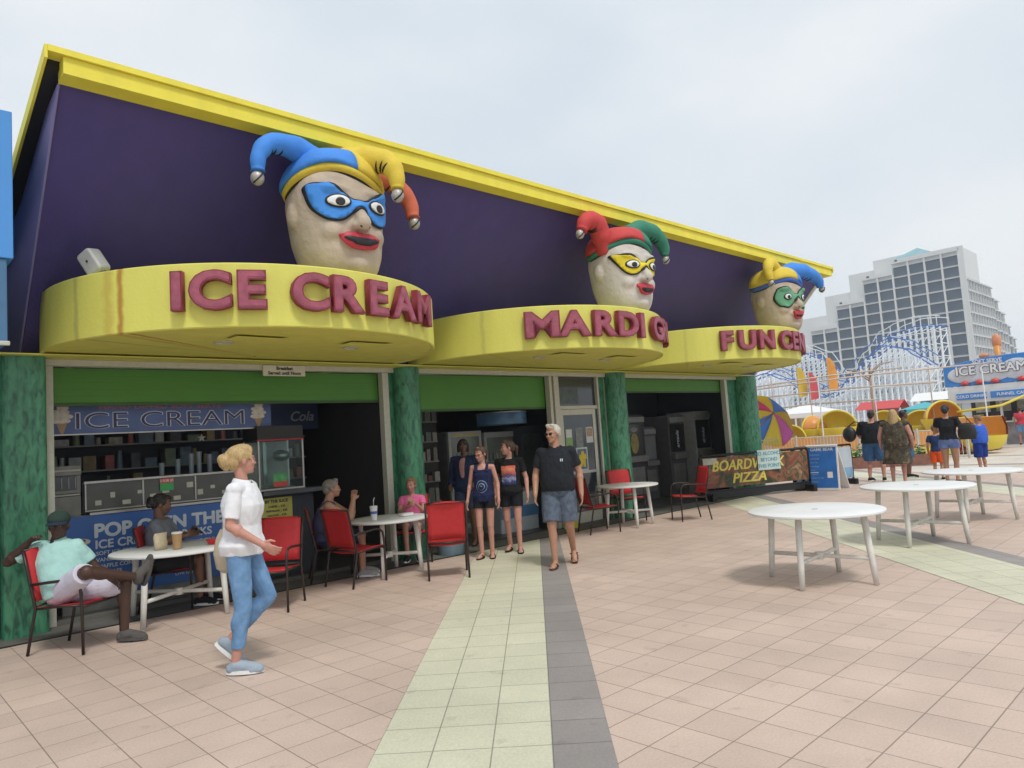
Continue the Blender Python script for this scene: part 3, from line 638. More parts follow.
MB().rbox(0,.95,0,.5,0,.70,r=.03,axis='z').build('body',mat('chest_white',(.38,.42,.44),.5),t,auto=True); MB().box(.0,.95,-.01,-.002,.25,.45).build('blue_stripe',mat('stripe_blue',(.06,.16,.3),.5),t); MB().rbox(-.01,.96,-.015,.51,.70,.76,r=.03,axis='z').build('lid',M['steel'],t,auto=True)
t=empty('dark_display_stand',(9.55,9.9,0),0,'tall dark display stand behind the man in black','stand')
MB().rbox(0,.55,0,.4,0,1.9,r=.03).build('stand_body',M['dark2'],t,auto=True); MB().box(.06,.49,-.01,-.001,.6,1.75).build('stand_panel',mat('panel_dim',(.05,.06,.06),.4,var=.5,scale=5),t)
t=empty('blue_tub',(6.05,8.75,0.004),0,'blue grey plastic tub on the floor beneath the chair backs','tub')
MB().lathe([(.001,0),(.19,0),(.23,.30),(.245,.30),(.245,.315),(.22,.315),(.18,.01),(.001,.01)],(0,0,0),28).build('tub_body',mat('tub_blue',(.16,.24,.28),.5),t,auto=True); MB().tube([(-.24,0,.3),(-.15,0,.18),(0,-.05,.14),(.15,0,.18),(.24,0,.3)],.006).build('tub_handle',M['steel'],t); t.location=(6.72,8.63,.004)
# -- bay three: arcade machines
def machine(x,y,w,d,h,lab,body,scr,name='arcade_machine',rz=0,txt=None):
    t=empty(name,(x,y,0),rz,lab,'machine')
    MB().rbox(0,w,.0,d,0,h,r=.03).build('cabinet',body,t,auto=True)
    MB().box(.05,w-.05,-.02,-.001,h*.55,h-.22).build('screen',scr,t,bevel=.005)
    MB().box(.03,w-.03,-.05,-.001,h-.18,h-.05).build('marquee',mat('marquee_dim',(.22,.23,.23),.5,var=.3,scale=6),t,bevel=.005)
    MB().box(.06,w-.06,-.12,-.001,h*.46,h*.53).build('control_shelf',M['steel_d'],t,bevel=.008)
    MB().box(.10,w-.10,-.015,-.001,.18,h*.40).build('coin_door',M['steel_d'],t,bevel=.004)
    if txt:
        m4=face_mtx((w/2,-.022,h*.7),(0,-1))@Matrix.Rotation(R(90),4,'Z')
        text('lettering',txt,.16,mat('pale_logo',(.55,.6,.66),.5,var=.1),t,m4,.001,.002,shear=.3)  # plain pale lettering colour
    return t
mg=mat('machine_grey',(.085,.085,.088),.5,var=.2); md_=mat('machine_dark',(.03,.03,.034),.5,var=.2)
machine(13.2,10.3,.85,.7,2.05,'dark ticket machine with yellowish figure on its screen behind the small table',md_,mat('screen_dark',(.02,.022,.02),.2))
t=[o for o in bpy.data.objects if o.name.startswith('arcade_machine')][-1]
MB().ell((0,0,0),(.15,.004,.24)).build('screen_picture',mat('yellow_dim',(.24,.19,.05),.5,var=.7,scale=9),t).location=(.42,-.024,1.38)
MB().ell((0,0,0),(.13,.004,.06)).build('screen_picture',mat('grey_dim',(.2,.2,.19),.5,var=.6,scale=9),t).location=(.42,-.024,1.7)
machine(14.15,10.5,.62,.6,1.75,'grey change machine with pale keypad in the third opening',mg,mat('pad_pale',(.15,.16,.17),.5))
machine(14.9,10.2,.7,.8,2.0,'dark grey drink machine with a slanted logo left of the brightest one',mg,mat('screen_black',(.012,.012,.014),.2),txt='arcade')
machine(15.6,9.9,.72,.8,2.07,'tall pale-sided drink machine with vertical lettering nearest the last column',mat('machine_light',(.28,.28,.28),.5,var=.2),mat('screen_black2',(.012,.014,.02),.15),txt='drinks')
t=empty('scope_stand',(12.75,10.0,0),0,'pale grey coin viewer on a post behind the small white table','viewer')
MB().tube([(0,0,0),(0,0,1.0)],[.09,.06],14).build('post',M['steel_d'],t,smooth=True); MB().rbox(-.1,.1,-.1,.1,1.0,1.26,r=.04).build('viewer_head',mat('viewer_grey',(.24,.25,.25),.5),t,auto=True)
MB().ell((0,0,0),(.05,.03,.05)).build('lens',M['black'],t,smooth=True).location=(0,-.10,1.13)
t=empty('yellow_bollard',(9.55,8.75,0.0),0,'small yellow floor sign beside the red chair by the door','sign')
MB().prism([(-.13,0,0),(.13,0,0),(.06,0,.56),(-.06,0,.56)],(0,1,0),-.02,.0).build('sign_leaf',mat('warn_yellow',(.55,.50,.04),.45),t); MB().ell((0,0,0),(.05,.006,.07)).build('warning_mark',M['black'],t).location=(0,-.021,.34)
t.rotation_euler=(0,0,R(-30))
# -- barricades with pizza banner, no-alcohol sign, sandwich board
def place_line(o,p0,p1):
    o.location=(p0[0],p0[1],0); o.rotation_euler=(0,0,math.atan2(p1[1]-p0[1],p1[0]-p0[0])); return math.hypot(p1[0]-p0[0],p1[1]-p0[1])
bl=mat('black_pipe',(.012,.012,.012),.35,metal=.3,var=.1)
t=empty('pizza_barricade',label='black pipe barricade carrying the BOARDWALK PIZZA banner',cat='barricade')
Lb=place_line(t,(14.05,8.86),(16.75,7.62))
MB().tube([(0,0,.16),(0,0,.94),(.06,0,1.0),(Lb-.06,0,1.0),(Lb,0,.94),(Lb,0,.16)],.03,10).build('pipe_frame',bl,t,smooth=True)
MB().tube([(0,0,.2),(Lb,0,.2)],.026,8).build('lower_rail',bl,t); 
for x in (.12,Lb-.12): MB().rbox(x-.05,x+.05,-.3,.3,.0,.16,r=.02).build('foot_plate',bl,t,auto=True)
MB().box(.04,Lb-.04,-.02,.02,.06,.19).build('kick_board',M['black'],t)
def foodmat():
    m,tt,b=nt('pizza_print'); Lk=tt.links; tc=N(tt,'ShaderNodeTexCoord'); v=N(tt,'ShaderNodeTexNoise'); v.inputs['Scale'].default_value=3.2; v.inputs['Detail'].default_value=4; v.inputs['Distortion'].default_value=.8; Lk.new(tc.outputs['Object'],v.inputs['Vector'])
    cr=N(tt,'ShaderNodeValToRGB'); Lk.new(v.outputs['Fac'],cr.inputs[0]); e=cr.color_ramp.elements; e[0].position=.30; e[0].color=(.02,.03,.015,1); e[1].position=.78; e[1].color=(.40,.36,.24,1)
    for p,c in ((.40,(.05,.06,.02,1)),(.47,(.22,.05,.03,1)),(.53,(.25,.12,.05,1)),(.58,(.04,.05,.02,1)),(.68,(.30,.16,.08,1))): k=e.new(p); k.color=c
    Lk.new(cr.outputs[0],b.inputs['Base Color']); b.inputs['Roughness'].default_value=.5; return m
bnr=MB().box(.05,Lb-.05,-.040,-.034,.27,.95).build('banner',foodmat(),t)
yl=mat('lettering_yellow',(.66,.56,.10),.5,var=.15)
mB=Matrix.Translation((0,-.042,0))@Matrix(((1,0,0,0),(0,0,-1,0),(0,1,0,0),(0,0,0,1)))
text('lettering','BOARDWALK',.33,yl,bnr,Matrix.Translation((1.25,-.042,.74))@Matrix(((1,0,0,0),(0,0,-1,0),(0,1,0,0),(0,0,0,1))),.001,.009,shear=.25,xs=.95)
text('lettering','PIZZA',.31,yl,bnr,Matrix.Translation((1.25,-.042,.44))@Matrix(((1,0,0,0),(0,0,-1,0),(0,1,0,0),(0,0,0,1))),.001,.010,shear=.25,xs=1.1)
MB().box(.06,.42,-.043,-.041,.80,.94).build('banner_patch',mat('pale_patch',(.42,.42,.36),.5,var=.3),bnr)
t2=empty('no_alcohol_sign',label='pale blue NO ALCOHOL BEYOND THIS POINT sign hung on the barricade',cat='sign')
ang=math.atan2(-1.24,2.7); off=1.50
t2.location=(14.05+math.cos(ang)*off,8.86+math.sin(ang)*off,0); t2.rotation_euler=(0,0,ang)
MB().box(0,.62,-.075,-.062,.58,1.04).build('sign_panel',mat('pale_cyan',(.52,.62,.60),.5),t2)
tq=mat('lettering_teal',(.05,.30,.38),.5,var=0)
I4=Matrix(((1,0,0,0),(0,0,-1,0),(0,1,0,0),(0,0,0,1)))
for i,s in enumerate(('NO ALCOHOL','BEYOND','THIS POINT!')): text('lettering',s,.115,tq,t2,Matrix.Translation((.31,-.077,.95-.14*i))@I4,.001,.003)
for s_ in (.1,.52): MB().tube([(s_,-.06,1.03),(s_,0,1.045),(s_,.03,1.0)],.006).build('hook',M['steel'],t2)
t=empty('white_barricade',label='black pipe barricade with white and red printed banner behind the sandwich board',cat='barricade')
Lb=place_line(t,(16.72,7.85),(18.5,7.15))
for y_ in (-.12,.14): MB().tube([(.0,y_,.0),(.0,y_,.93),(.06,y_,1.0),(.55,y_,1.0),(.62,y_,.93),(.62,y_,.0)],.03,8).build('pipe_loop',bl,t,smooth=True)
MB().tube([(0,.2,.12),(0,.2,.98),(Lb,.2,.98),(Lb,.2,.12)],.026,8).build('pipe_frame',bl,t,smooth=True)
for x in (.1,Lb-.1): MB().rbox(x-.05,x+.05,0,.4,.0,.14,r=.02).build('foot_plate',bl,t,auto=True)
bnr=MB().box(.05,Lb-.03,.165,.171,.16,.93).build('banner',mat('ice_white',(.46,.52,.58),.5,var=.25,scale=2),t)
MB().box(.06,Lb-.04,.158,.163,.17,.42).build('banner_patch',mat('ice_blue',(.20,.38,.55),.5,var=.3,scale=3),bnr)
pts=[(.0,.0),(.08,.02),(.2,.1),(.30,.22),(.34,.36),(.36,.20),(.28,.04),(.14,-.10),(.02,-.12)]
MB().prism([(.80+x,0,.48+z) for x,z in pts],(0,1,0),.150,.157).build('red_swoosh',mat('swoosh_red',(.55,.03,.03),.5),bnr)
MB().ell((0,0,0),(.06,.004,.08)).build('dark_spot',mat('print_grey',(.2,.2,.24),.5),bnr).location=(1.0,.155,.78)
t=empty('sandwich_board',(16.82,7.32,0.004),frame_dir(-.93,-.05)-0,'white A-frame board with blue menu sheet standing right of the pizza banner','sign board')
wf=M['white']
for s,nm in ((-1,'front_leaf'),(1,'back_leaf')):
    tilt=Matrix.Translation((0,s*.30,0))@Matrix.Rotation(R(17*s),4,'X')
    if s==-1: tilt=Matrix.Translation((0,-.02,0))@Matrix.Rotation(R(-4),4,'X')
    else: tilt=Matrix.Translation((0,.62,0))@Matrix.Rotation(R(30),4,'X')
    o=MB().box(-.36,.36,-.015,.015,0,1.06 if s==-1 else 1.2).build(nm,wf,t,bevel=.006); o.matrix_local=tilt
    if s==-1:
        MB().box(-.325,.325,-.019,-.0155,.05,1.02).build('menu_sheet',mat('menu_blue',(.03,.16,.50),.4,var=.25,scale=4),o)
        text('lettering','GAME BEAR',.10,lw,o,Matrix.Translation((0,-.021,.94))@I4,.001,.002)
        for i in range(8): text('lettering',('Soft Drinks','Lemonade','Iced Tea','Hot Dogs','Fries','Popcorn','Cotton Candy','Pretzels')[i],.05,mat('menu_text',(.3,.42,.6),.5,var=0) if i==0 else bpy.data.materials['menu_text'],o,Matrix.Translation((-.28,-.021,.82-.09*i))@I4,.001,0,align='LEFT')
        MB().box(.10,.22,-.023,-.0195,.28,.42).build('menu_picture',wf,o); MB().box(-.31,-.10,-.023,-.0195,.40,.415).build('menu_picture',wf,o)
# floodlight / speaker on the first canopy
t=empty('white_speaker',(1.86,7.58,3.48),R(-62),'small white tilted loudspeaker on the left rim of the first canopy','speaker')
o=MB().rbox(-.09,.09,-.075,.075,0,.25,r=.04).build('speaker_case',mat('aged_white',(.45,.46,.44),.5,var=.15),t,auto=True,bevel=.02); o.rotation_euler=(R(12),R(-28),0); o.location=(-.02,0,.02)
MB().ell((0,-.08,.14),(.012,.006,.012)).build('badge',M['black'],o,smooth=True); MB().box(-.03,.03,.065,.11,.06,.20).build('bracket',M['steel_d'],o)
MB().cyl((0,0,0),(0,0,.06),.03).build('mount',M['steel_d'],t)
o=MB().rbox(-.5,.5,-.2,.2,0,.09,r=.02).build('roof_duct',M['black'],None,auto=True); o.location=(3.2,7.15,3.468); tag(o,'low black duct lying on the first canopy above the letters ICE','duct')
# ================================================================ JESTER HEADS
from mathutils.geometry import delaunay_2d_cdt
def smooth_closed(pts,n=6):
    out=[];L=len(pts)
    for i in range(L):
        p0,p1,p2,p3=[V(pts[(i+k)%L]) for k in (-1,0,1,2)]
        for k in range(n):
            t=k/n; out.append(.5*((2*p1)+(p2-p0)*t+(2*p0-5*p1+4*p2-p3)*t*t+(3*p1-p0-3*p2+p3)*t**3))
    return out
def decal(name,pts,bvh,off,th,m,parent,step=.035,sm=True,fac=None):
    """patch that follows a surface: outline in (x,z), dropped onto the surface along +Y"""
    P=[V((p[0],p[1])) for p in (smooth_closed([V((a,b)) for a,b in pts]) if sm else [V((a,b)) for a,b in pts])]
    n=len(P); x0=min(p.x for p in P);x1=max(p.x for p in P);z0=min(p.y for p in P);z1=max(p.y for p in P)
    vs=list(P); 
    i=0; xx=x0+step/2
    while xx<x1:
        zz=z0+step/2
        while zz<z1:
            ins=False; j=n-1
            for k in range(n):
                a,b=P[k],P[j]
                if (a.y>zz)!=(b.y>zz) and xx<(b.x-a.x)*(zz-a.y)/(b.y-a.y)+a.x: ins=not ins
                j=k
            if ins and min((V((xx,zz))-p).length for p in P)>step*.35: vs.append(V((xx,zz)))
            zz+=step
        xx+=step
    r=delaunay_2d_cdt(vs,[(k,(k+1)%n) for k in range(n)],[list(range(n))],1,1e-5)
    v3=[]
    for p in r[0]:
        h=bvh.ray_cast(V((p.x,-4,p.y)),V((0,1,0)))
        if h[0] is None:
            h2=bvh.find_nearest(V((p.x,-.3,p.y))); v3.append(h2[0]+h2[1]*off)
        else: v3.append(h[0]+h[1]*off)
    me=bpy.data.meshes.new(name); me.from_pydata(v3,[],[list(f) for f in r[2]]); me.update()
    o=link(name,me,parent,m,smooth=True); s=o.modifiers.new('t','SOLIDIFY'); s.thickness=th; s.offset=0
    return o
def bvh_of(me): return BVHTree.FromPolygons([v.co.copy() for v in me.vertices],[list(p.vertices) for p in me.polygons])
def foam(name,col,v=.14): return mat(name,col,.75,var=v,scale=5,bump=.5,bscale=22)
HC=dict(blue=(.05,.24,.72),yellow=(.66,.50,.05),red=(.52,.05,.05),green=(.03,.20,.13),mask_yellow=(.72,.58,.02),mask_green=(.12,.34,.20),coral=(.55,.13,.07),royal=(.06,.14,.55))
HM={k:foam('hat_'+k,c) for k,c in HC.items()}
skin_h=mat('painted_face',(.46,.38,.29),.7,var=.26,scale=3.5,bump=1.0,bscale=16)
skin_p=mat('pale_painted_face',(.56,.52,.47),.7,var=.16,scale=3.5,bump=1.0,bscale=16)
ink=mat('outline_ink',(.012,.012,.016),.6,var=0); eyew=mat('eye_white',(.75,.75,.73),.5,var=0)
lipm=mat('lip_red',(.48,.03,.05),.5,var=.2,scale=10); bellm=mat('bell_silver',(.42,.40,.37),.45,metal=.3,var=.3,scale=20)
def jester(x,y,rz,sc,label,skin,maskm,maskpts,bandm,crown,horns,eye,lips,bandf):
    t=empty('jester_head',(x,y,3.468),R(rz),label,'jester head','jester heads on the canopies'); t.scale=(sc*.96,sc,sc)
    mb=MB()
    prof=[(0,-.02,.34,.33),(.05,-.03,.385,.375),(.12,-.04,.42,.41),(.25,-.03,.465,.45),(.42,0,.50,.475),(.62,.01,.52,.50),(.85,.02,.545,.51),(1.05,.03,.52,.49),(1.2,.04,.46,.44),(1.32,.04,.34,.34),(1.38,.04,.16,.16)]
    mb.loft([((0,cy,z),(a,0,0),(0,b,0)) for z,cy,a,b in prof],32)
    mb.cap((0,-.46,.74),(0,-.575,.54),.055,.085); mb.ell((-.065,-.52,.515),(.055,.06,.045)); mb.ell((.065,-.52,.515),(.055,.06,.045))
    mb.ell((0,-.36,.13),(.16,.13,.11)); 
    for s in(-1,1): mb.ell((s*.25,-.33,.46),(.15,.14,.14)); mb.ell((s*.2,-.40,.92),(.2,.10,.06)); mb.ell((s*.53,.05,.70),(.05,.10,.14))
    mb.cap((-.14,-.455,.36),(.14,-.455,.36),.055,.055)
    me=remesh(mb,.022,4); head=link('painted_head',me,t,skin); bv=bvh_of(me)
    full=maskpts+[(-a,b) for a,b in maskpts[::-1] if a>0.001]
    big=[]; cx=sum(p[0] for p in full)/len(full); cz=sum(p[1] for p in full)/len(full)
    n=len(full)
    for i,(a,b) in enumerate(full):
        p0=V(full[i-1]);p1=V(full[(i+1)%n]); d=(p1-p0).normalized(); nn=V((-d.y,d.x)); 
        big.append((a+nn.x*.022,b+nn.y*.022))
    # orientation check so the outline grows outwards
    area=sum(full[i][0]*full[(i+1)%n][1]-full[(i+1)%n][0]*full[i][1] for i in range(n))
    if area>0: big=[(2*a-c,2*b-d) for (a,b),(c,d) in zip(full,big)]
    decal('mask_outline',big,bv,.010,.016,ink,t)
    decal('mask',full,bv,.024,.018,maskm,t)
    ell2=lambda c,r,n=14,a0=0: [(c[0]+r[0]*math.cos(2*PI*k/n),c[1]+r[1]*math.sin(2*PI*k/n)) for k in range(n)]
    ex,ez,rx,rz_=eye
    for s in(-1,1):
        decal('eye_outline',ell2((s*ex,ez),(rx+.02,rz_+.018)),bv,.040,.010,ink,t,.03)
        e=decal('eye',ell2((s*ex,ez),(rx,rz_)),bv,.050,.010,eyew,t,.03)
        decal('pupil',ell2((s*ex+.01,ez-.012),(rx*.42,rz_*.75)),bv,.060,.008,ink,e,.02)
    lw_,lz,lh=lips
    up=[(-lw_,lz+.055),(-lw_*.5,lz+lh*.75),(-.04,lz+lh),(0,lz+lh*.82),(.04,lz+lh),(lw_*.5,lz+lh*.75),(lw_,lz+.055),(lw_*.55,lz-lh*.75),(0,lz-lh),(-lw_*.55,lz-lh*.75)]
    lp=decal('lips',up,bv,.022,.05,lipm,t,.03); lp.modifiers.new('b','BEVEL').width=.012
    decal('mouth_gap',[(-lw_*.72,lz+.012),(0,lz+.018),(lw_*.72,lz+.012),(lw_*.4,lz-.022),(0,lz-.03),(-lw_*.4,lz-.022)],bv,.050,.008,ink,lp,.03)
    for s in(-1,1): MB().ell((s*.045,-.60,.492),(.020,.014,.014)).build('nostril',ink,t,smooth=True)
    # hat band: a ribbon winding round the head
    def ribbon(name,z_off,h,r_off,m):
        pts=[];K=72
        for k in range(K):
            a=2*PI*k/K; z=bandf(a)+z_off
            f=.545-.0*(z-1.0) - max(0,(z-1.0))**1.5*.55
            pts.append(V((math.cos(a)*(f+r_off),math.sin(a)*(f-.03+r_off)+.03,z)))
        vs=[];fs=[]
        for k,p in enumerate(pts):
            for dz,dr in ((-h,0),(0,.025),(h,0)):
                o_=V((p.x,p.y-.03,0)).normalized()*dr; vs.append(p+o_+V((0,0,dz)))
        for k in range(K):
            for j in range(2): a=k*3+j;b=((k+1)%K)*3+j; fs.append((a,b,b+1,a+1))
        o=MB().add(vs,fs).build(name,m,t,smooth=True); s=o.modifiers.new('t','SOLIDIFY'); s.thickness=.03
    ribbon('hat_band_edge',0,.075,.0,ink); ribbon('hat_band',0,.055,.016,bandm)
    for a0,a1,m in crown:
        vs=[];fs=[];K=20;J=9
        for i in range(K+1):
            a=R(a0+(a1-a0)*i/K)
            for j in range(J):
                q=j/(J-1); z0=bandf(a)+.03; z=z0+(1.44-z0)*math.sin(q*PI/2); rr=(.555-max(0,z0-1)**1.5*.5)*math.cos(q*PI/2)**.75*(1+.03*math.sin(5*a+q*4))+.0
                vs.append((math.cos(a)*rr,math.sin(a)*rr*.94+.03,z))
        for i in range(K):
            for j in range(J-1): p=i*J+j; fs.append((p,p+J,p+J+1,p+1))
        o=MB().add(vs,fs).build('hat_crown',m,t,smooth=True); s=o.modifiers.new('t','SOLIDIFY'); s.thickness=.05; s.offset=1
    for m,pts,rads in horns:
        # resample smoothly
        P=[V(p) for p in pts]; out=[];rr=[]
        for i in range(len(P)-1):
            p0=P[max(i-1,0)];p1=P[i];p2=P[i+1];p3=P[min(i+2,len(P)-1)]
            for k in range(6):
                q=k/6; out.append(.5*((2*p1)+(p2-p0)*q+(2*p0-5*p1+4*p2-p3)*q*q+(3*p1-p0-3*p2+p3)*q**3)); rr.append(.86*(rads[i]*(1-q)+rads[i+1]*q)*(1+.035*math.sin((i*6+k)*1.3)))
        out.append(P[-1]); rr.append(rads[-1])
        h=MB().tube(out,rr,18).build('hat_horn',m,t,smooth=True)
        e=P[-1]; d=(P[-1]-P[-2]).normalized(); c=e+d*.075
        b=MB().ell(c,(.072,.072,.078)).build('bell',bellm,h,smooth=True)
        MB().tube([c+V((.05*math.cos(a),-.072*abs(math.sin(a))-.004,.06*math.cos(a*1.0)-.0)) for a in [PI*k/8 for k in range(9)]],.009,6).build('bell_slot',ink,b,smooth=True)
        # crease folds on the inside of the bend
        k0=len(out)//2
        for k in (k0-2,k0,k0+2):
            tt=(out[k+1]-out[k-1]).normalized(); u=tt.cross(V((0,1,0))).normalized(); 
            if u.z>0: u=-u
            MB().tube([out[k]+(u*math.cos(a)+tt.cross(u)*math.sin(a))*(rr[k]+.002) for a in [R(q) for q in range(-40,41,20)]],[.002,.010,.012,.010,.002],6).build('crease',ink,h,smooth=True)
    return t
mask1=[(0,.72),(.10,.655),(.20,.585),(.32,.58),(.42,.66),(.47,.78),(.485,.93),(.44,.96),(.32,.925),(.20,.865),(.10,.80),(0,.79)]
mask2=[(0,.72),(.08,.66),(.18,.60),(.30,.60),(.40,.70),(.49,.90),(.40,.90),(.26,.89),(.14,.84),(.06,.78),(0,.77)]
mask3=[(0,.73),(.07,.66),(.15,.56),(.27,.50),(.39,.56),(.45,.72),(.40,.90),(.26,.93),(.15,.87),(.07,.79),(0,.78)]
jester(3.99,6.83,0,.975,'large jester head with blue mask and three-coloured hat, on the ICE CREAM canopy',skin_h,foam('mask_blue',(.05,.26,.72)),mask1,HM['yellow'],
  [(78,272,HM['blue']),(272,438,HM['yellow'])],
  [(HM['blue'],[(-.22,0,1.32),(-.50,-.04,1.43),(-.82,-.08,1.40),(-.96,-.1,1.24),(-.98,-.1,1.06)],[.21,.155,.12,.10,.08]),
   (HM['yellow'],[(.06,-.15,1.34),(.26,-.36,1.36),(.38,-.55,1.28),(.42,-.64,1.12),(.41,-.66,.96)],[.21,.18,.15,.12,.075]),
   (HM['coral'],[(.22,.1,1.28),(.60,.05,1.38),(.88,.0,1.30),(1.05,-.03,1.12),(1.08,-.05,.92)],[.2,.15,.125,.115,.09])],
  (.235,.765,.105,.058),(.25,.355,.088),lambda a: 1.09+.085*math.cos(2*(a-R(238))))
jester(8.95,6.75,-5,.92,'jester head with yellow mask and red and green hat, on the MARDI GRAS canopy',skin_p,foam('mask_gold',(.72,.58,.02)),mask2,HM['green'],
  [(85,280,HM['red']),(280,445,HM['green'])],
  [(HM['red'],[(-.46,-.05,.98),(-.52,-.08,1.25),(-.68,-.10,1.48),(-.92,-.12,1.48),(-1.04,-.12,1.30)],[.13,.20,.20,.16,.10]),
   (HM['green'],[(.12,-.1,1.36),(.42,-.14,1.50),(.74,-.2,1.44),(.93,-.22,1.25),(.96,-.22,1.08)],[.2,.19,.165,.13,.08])],
  (.235,.745,.10,.055),(.19,.34,.085),lambda a: 1.08+.085*math.cos(2*(a-R(250))))
jester(14.15,6.75,-13,.92,'jester head with green mask and yellow and blue hat, on the FUN CENTER canopy',skin_h,foam('mask_sea',(.12,.34,.20)),mask3,HM['royal'],
  [(60,285,HM['yellow']),(285,420,HM['blue'])],
  [(HM['yellow'],[(-.10,-.1,1.36),(-.36,-.2,1.50),(-.58,-.30,1.44),(-.68,-.36,1.26),(-.66,-.38,1.10)],[.2,.17,.14,.11,.08]),
   (HM['blue'],[(.18,0,1.32),(.55,-.05,1.45),(.98,-.08,1.44),(1.38,-.1,1.30),(1.50,-.1,1.12)],[.22,.22,.20,.15,.09])],
  (.24,.73,.065,.055),(.15,.33,.085),lambda a: 1.04+.08*math.cos(2*(a-R(265)))-.05*math.cos(a))
# ================================================================ PEOPLE
def skinmat(name,c):
    m=mat(name,c,.5,var=.10,scale=14); b=m.node_tree.nodes['Principled BSDF']; b.inputs['Subsurface Weight'].default_value=.03; b.inputs['Subsurface Radius'].default_value=(.02,.008,.005); return m
SK=dict(fair=skinmat('skin_fair',(.52,.30,.22)),tan=skinmat('skin_tan',(.42,.22,.14)),dark=skinmat('skin_dark',(.065,.030,.020)),brown=skinmat('skin_brown',(.16,.075,.045)),rosy=skinmat('skin_rosy',(.50,.25,.19)))
def cloth(name,c,var=.15,scale=9,bump=.5): return mat(name,c,.85,var=var,scale=scale,bump=bump,bscale=16,spec=.2)
hairb={}
def hair_mat(name,c):
    m,t,b=nt(name); L=t.links; tc=N(t,'ShaderNodeTexCoord'); mp=N(t,'ShaderNodeMapping'); mp.inputs['Scale'].default_value=(60,60,9); L.new(tc.outputs['Object'],mp.inputs[0])
    n=N(t,'ShaderNodeTexNoise'); n.inputs['Scale'].default_value=1.5; n.inputs['Detail'].default_value=3; L.new(mp.outputs[0],n.inputs['Vector'])
    mx=N(t,'ShaderNodeMix',data_type='RGBA'); L.new(n.outputs['Fac'],mx.inputs[0]); mx.inputs[6].default_value=tuple(x*.45 for x in c)+(1,); mx.inputs[7].default_value=tuple(min(1,x*1.6) for x in c)+(1,)
    L.new(mx.outputs[2],b.inputs['Base Color']); b.inputs['Roughness'].default_value=.55
    bp=N(t,'ShaderNodeBump'); bp.inputs['Strength'].default_value=.6; bp.inputs['Distance'].default_value=.01; L.new(n.outputs['Fac'],bp.inputs['Height']); L.new(bp.outputs[0],b.inputs['Normal']); return m
HA=dict(blonde=hair_mat('hair_blonde',(.42,.29,.13)),black=hair_mat('hair_black',(.016,.012,.010)),brown=hair_mat('hair_brown',(.07,.035,.02)),grey=hair_mat('hair_grey',(.48,.44,.38)),light=hair_mat('hair_light_brown',(.20,.11,.05)),saltpepper=hair_mat('hair_salt_pepper',(.20,.18,.16)))
eye_w=mat('eyeball',(.34,.32,.30),.3,var=0); eye_d=mat('iris_dark',(.02,.015,.012),.2,var=0)
PROF=dict(
 man=[(-.16,.11,.10),(-.07,.155,.115),(.03,.168,.12),(.15,.165,.12),(.30,.160,.118),(.48,.165,.122),(.66,.176,.125),(.79,.168,.110),(.86,.14,.09),(.92,.10,.078),(.97,.074,.065)],
 slim=[(-.16,.10,.085),(-.07,.145,.10),(.03,.155,.105),(.16,.135,.09),(.32,.122,.085),(.48,.130,.092),(.64,.142,.10),(.77,.138,.092),(.85,.115,.08),(.92,.08,.064),(.97,.060,.055)],
 woman=[(-.16,.11,.10),(-.07,.168,.125),(.03,.170,.125),(.16,.145,.105),(.32,.132,.10),(.48,.145,.115),(.62,.152,.125),(.76,.146,.105),(.84,.125,.088),(.91,.09,.07),(.97,.062,.057)],
 belly=[(-.16,.12,.11),(-.07,.170,.135),(.03,.182,.155),(.15,.188,.17),(.30,.188,.175),(.48,.185,.16),(.66,.188,.142),(.79,.176,.116),(.86,.145,.096),(.92,.105,.082),(.97,.078,.070)],
 heavy=[(-.18,.16,.14),(-.08,.235,.19),(.03,.25,.20),(.16,.245,.20),(.32,.235,.195),(.48,.230,.185),(.64,.225,.17),(.78,.20,.14),(.86,.17,.11),(.92,.12,.085),(.97,.085,.07)],
 child=[(-.16,.10,.09),(-.07,.14,.11),(.03,.145,.11),(.15,.135,.105),(.30,.130,.10),(.48,.132,.10),(.66,.140,.10),(.80,.145,.09),(.90,.12,.075),(.97,.07,.06)])
from mathutils import noise as NZ
def wrinkle(me,amp):
    ns=[v.normal.copy() for v in me.vertices]; off=V((random.random()*9,random.random()*9,3))
    for v,n in zip(me.vertices,ns):
        c=v.co; p=V((c.x*7,c.y*7,c.z*5+c.x*4))+off
        q=NZ.noise(p)+.5*NZ.noise(p*2.3); v.co=c+n*(amp*(abs(q)*1.6-.25))
    return me
def stand(**k):
    J=dict(pel=(0,0,.95),nek=(0,.015,1.47),head=(0,-.005,1.615),face=(0,-1,0),
      shL=(.185,.01,1.405),shR=(-.185,.01,1.405),elL=(.245,.04,1.13),elR=(-.245,.04,1.13),wrL=(.255,-.04,.885),wrR=(-.255,-.04,.885),
      hiL=(.09,0,.91),hiR=(-.09,0,.91),knL=(.10,-.02,.50),knR=(-.10,-.02,.50),anL=(.10,.03,.085),anR=(-.10,.03,.085),toL=(.125,-.125,.03),toR=(-.125,-.125,.03))
    J.update(k); return J
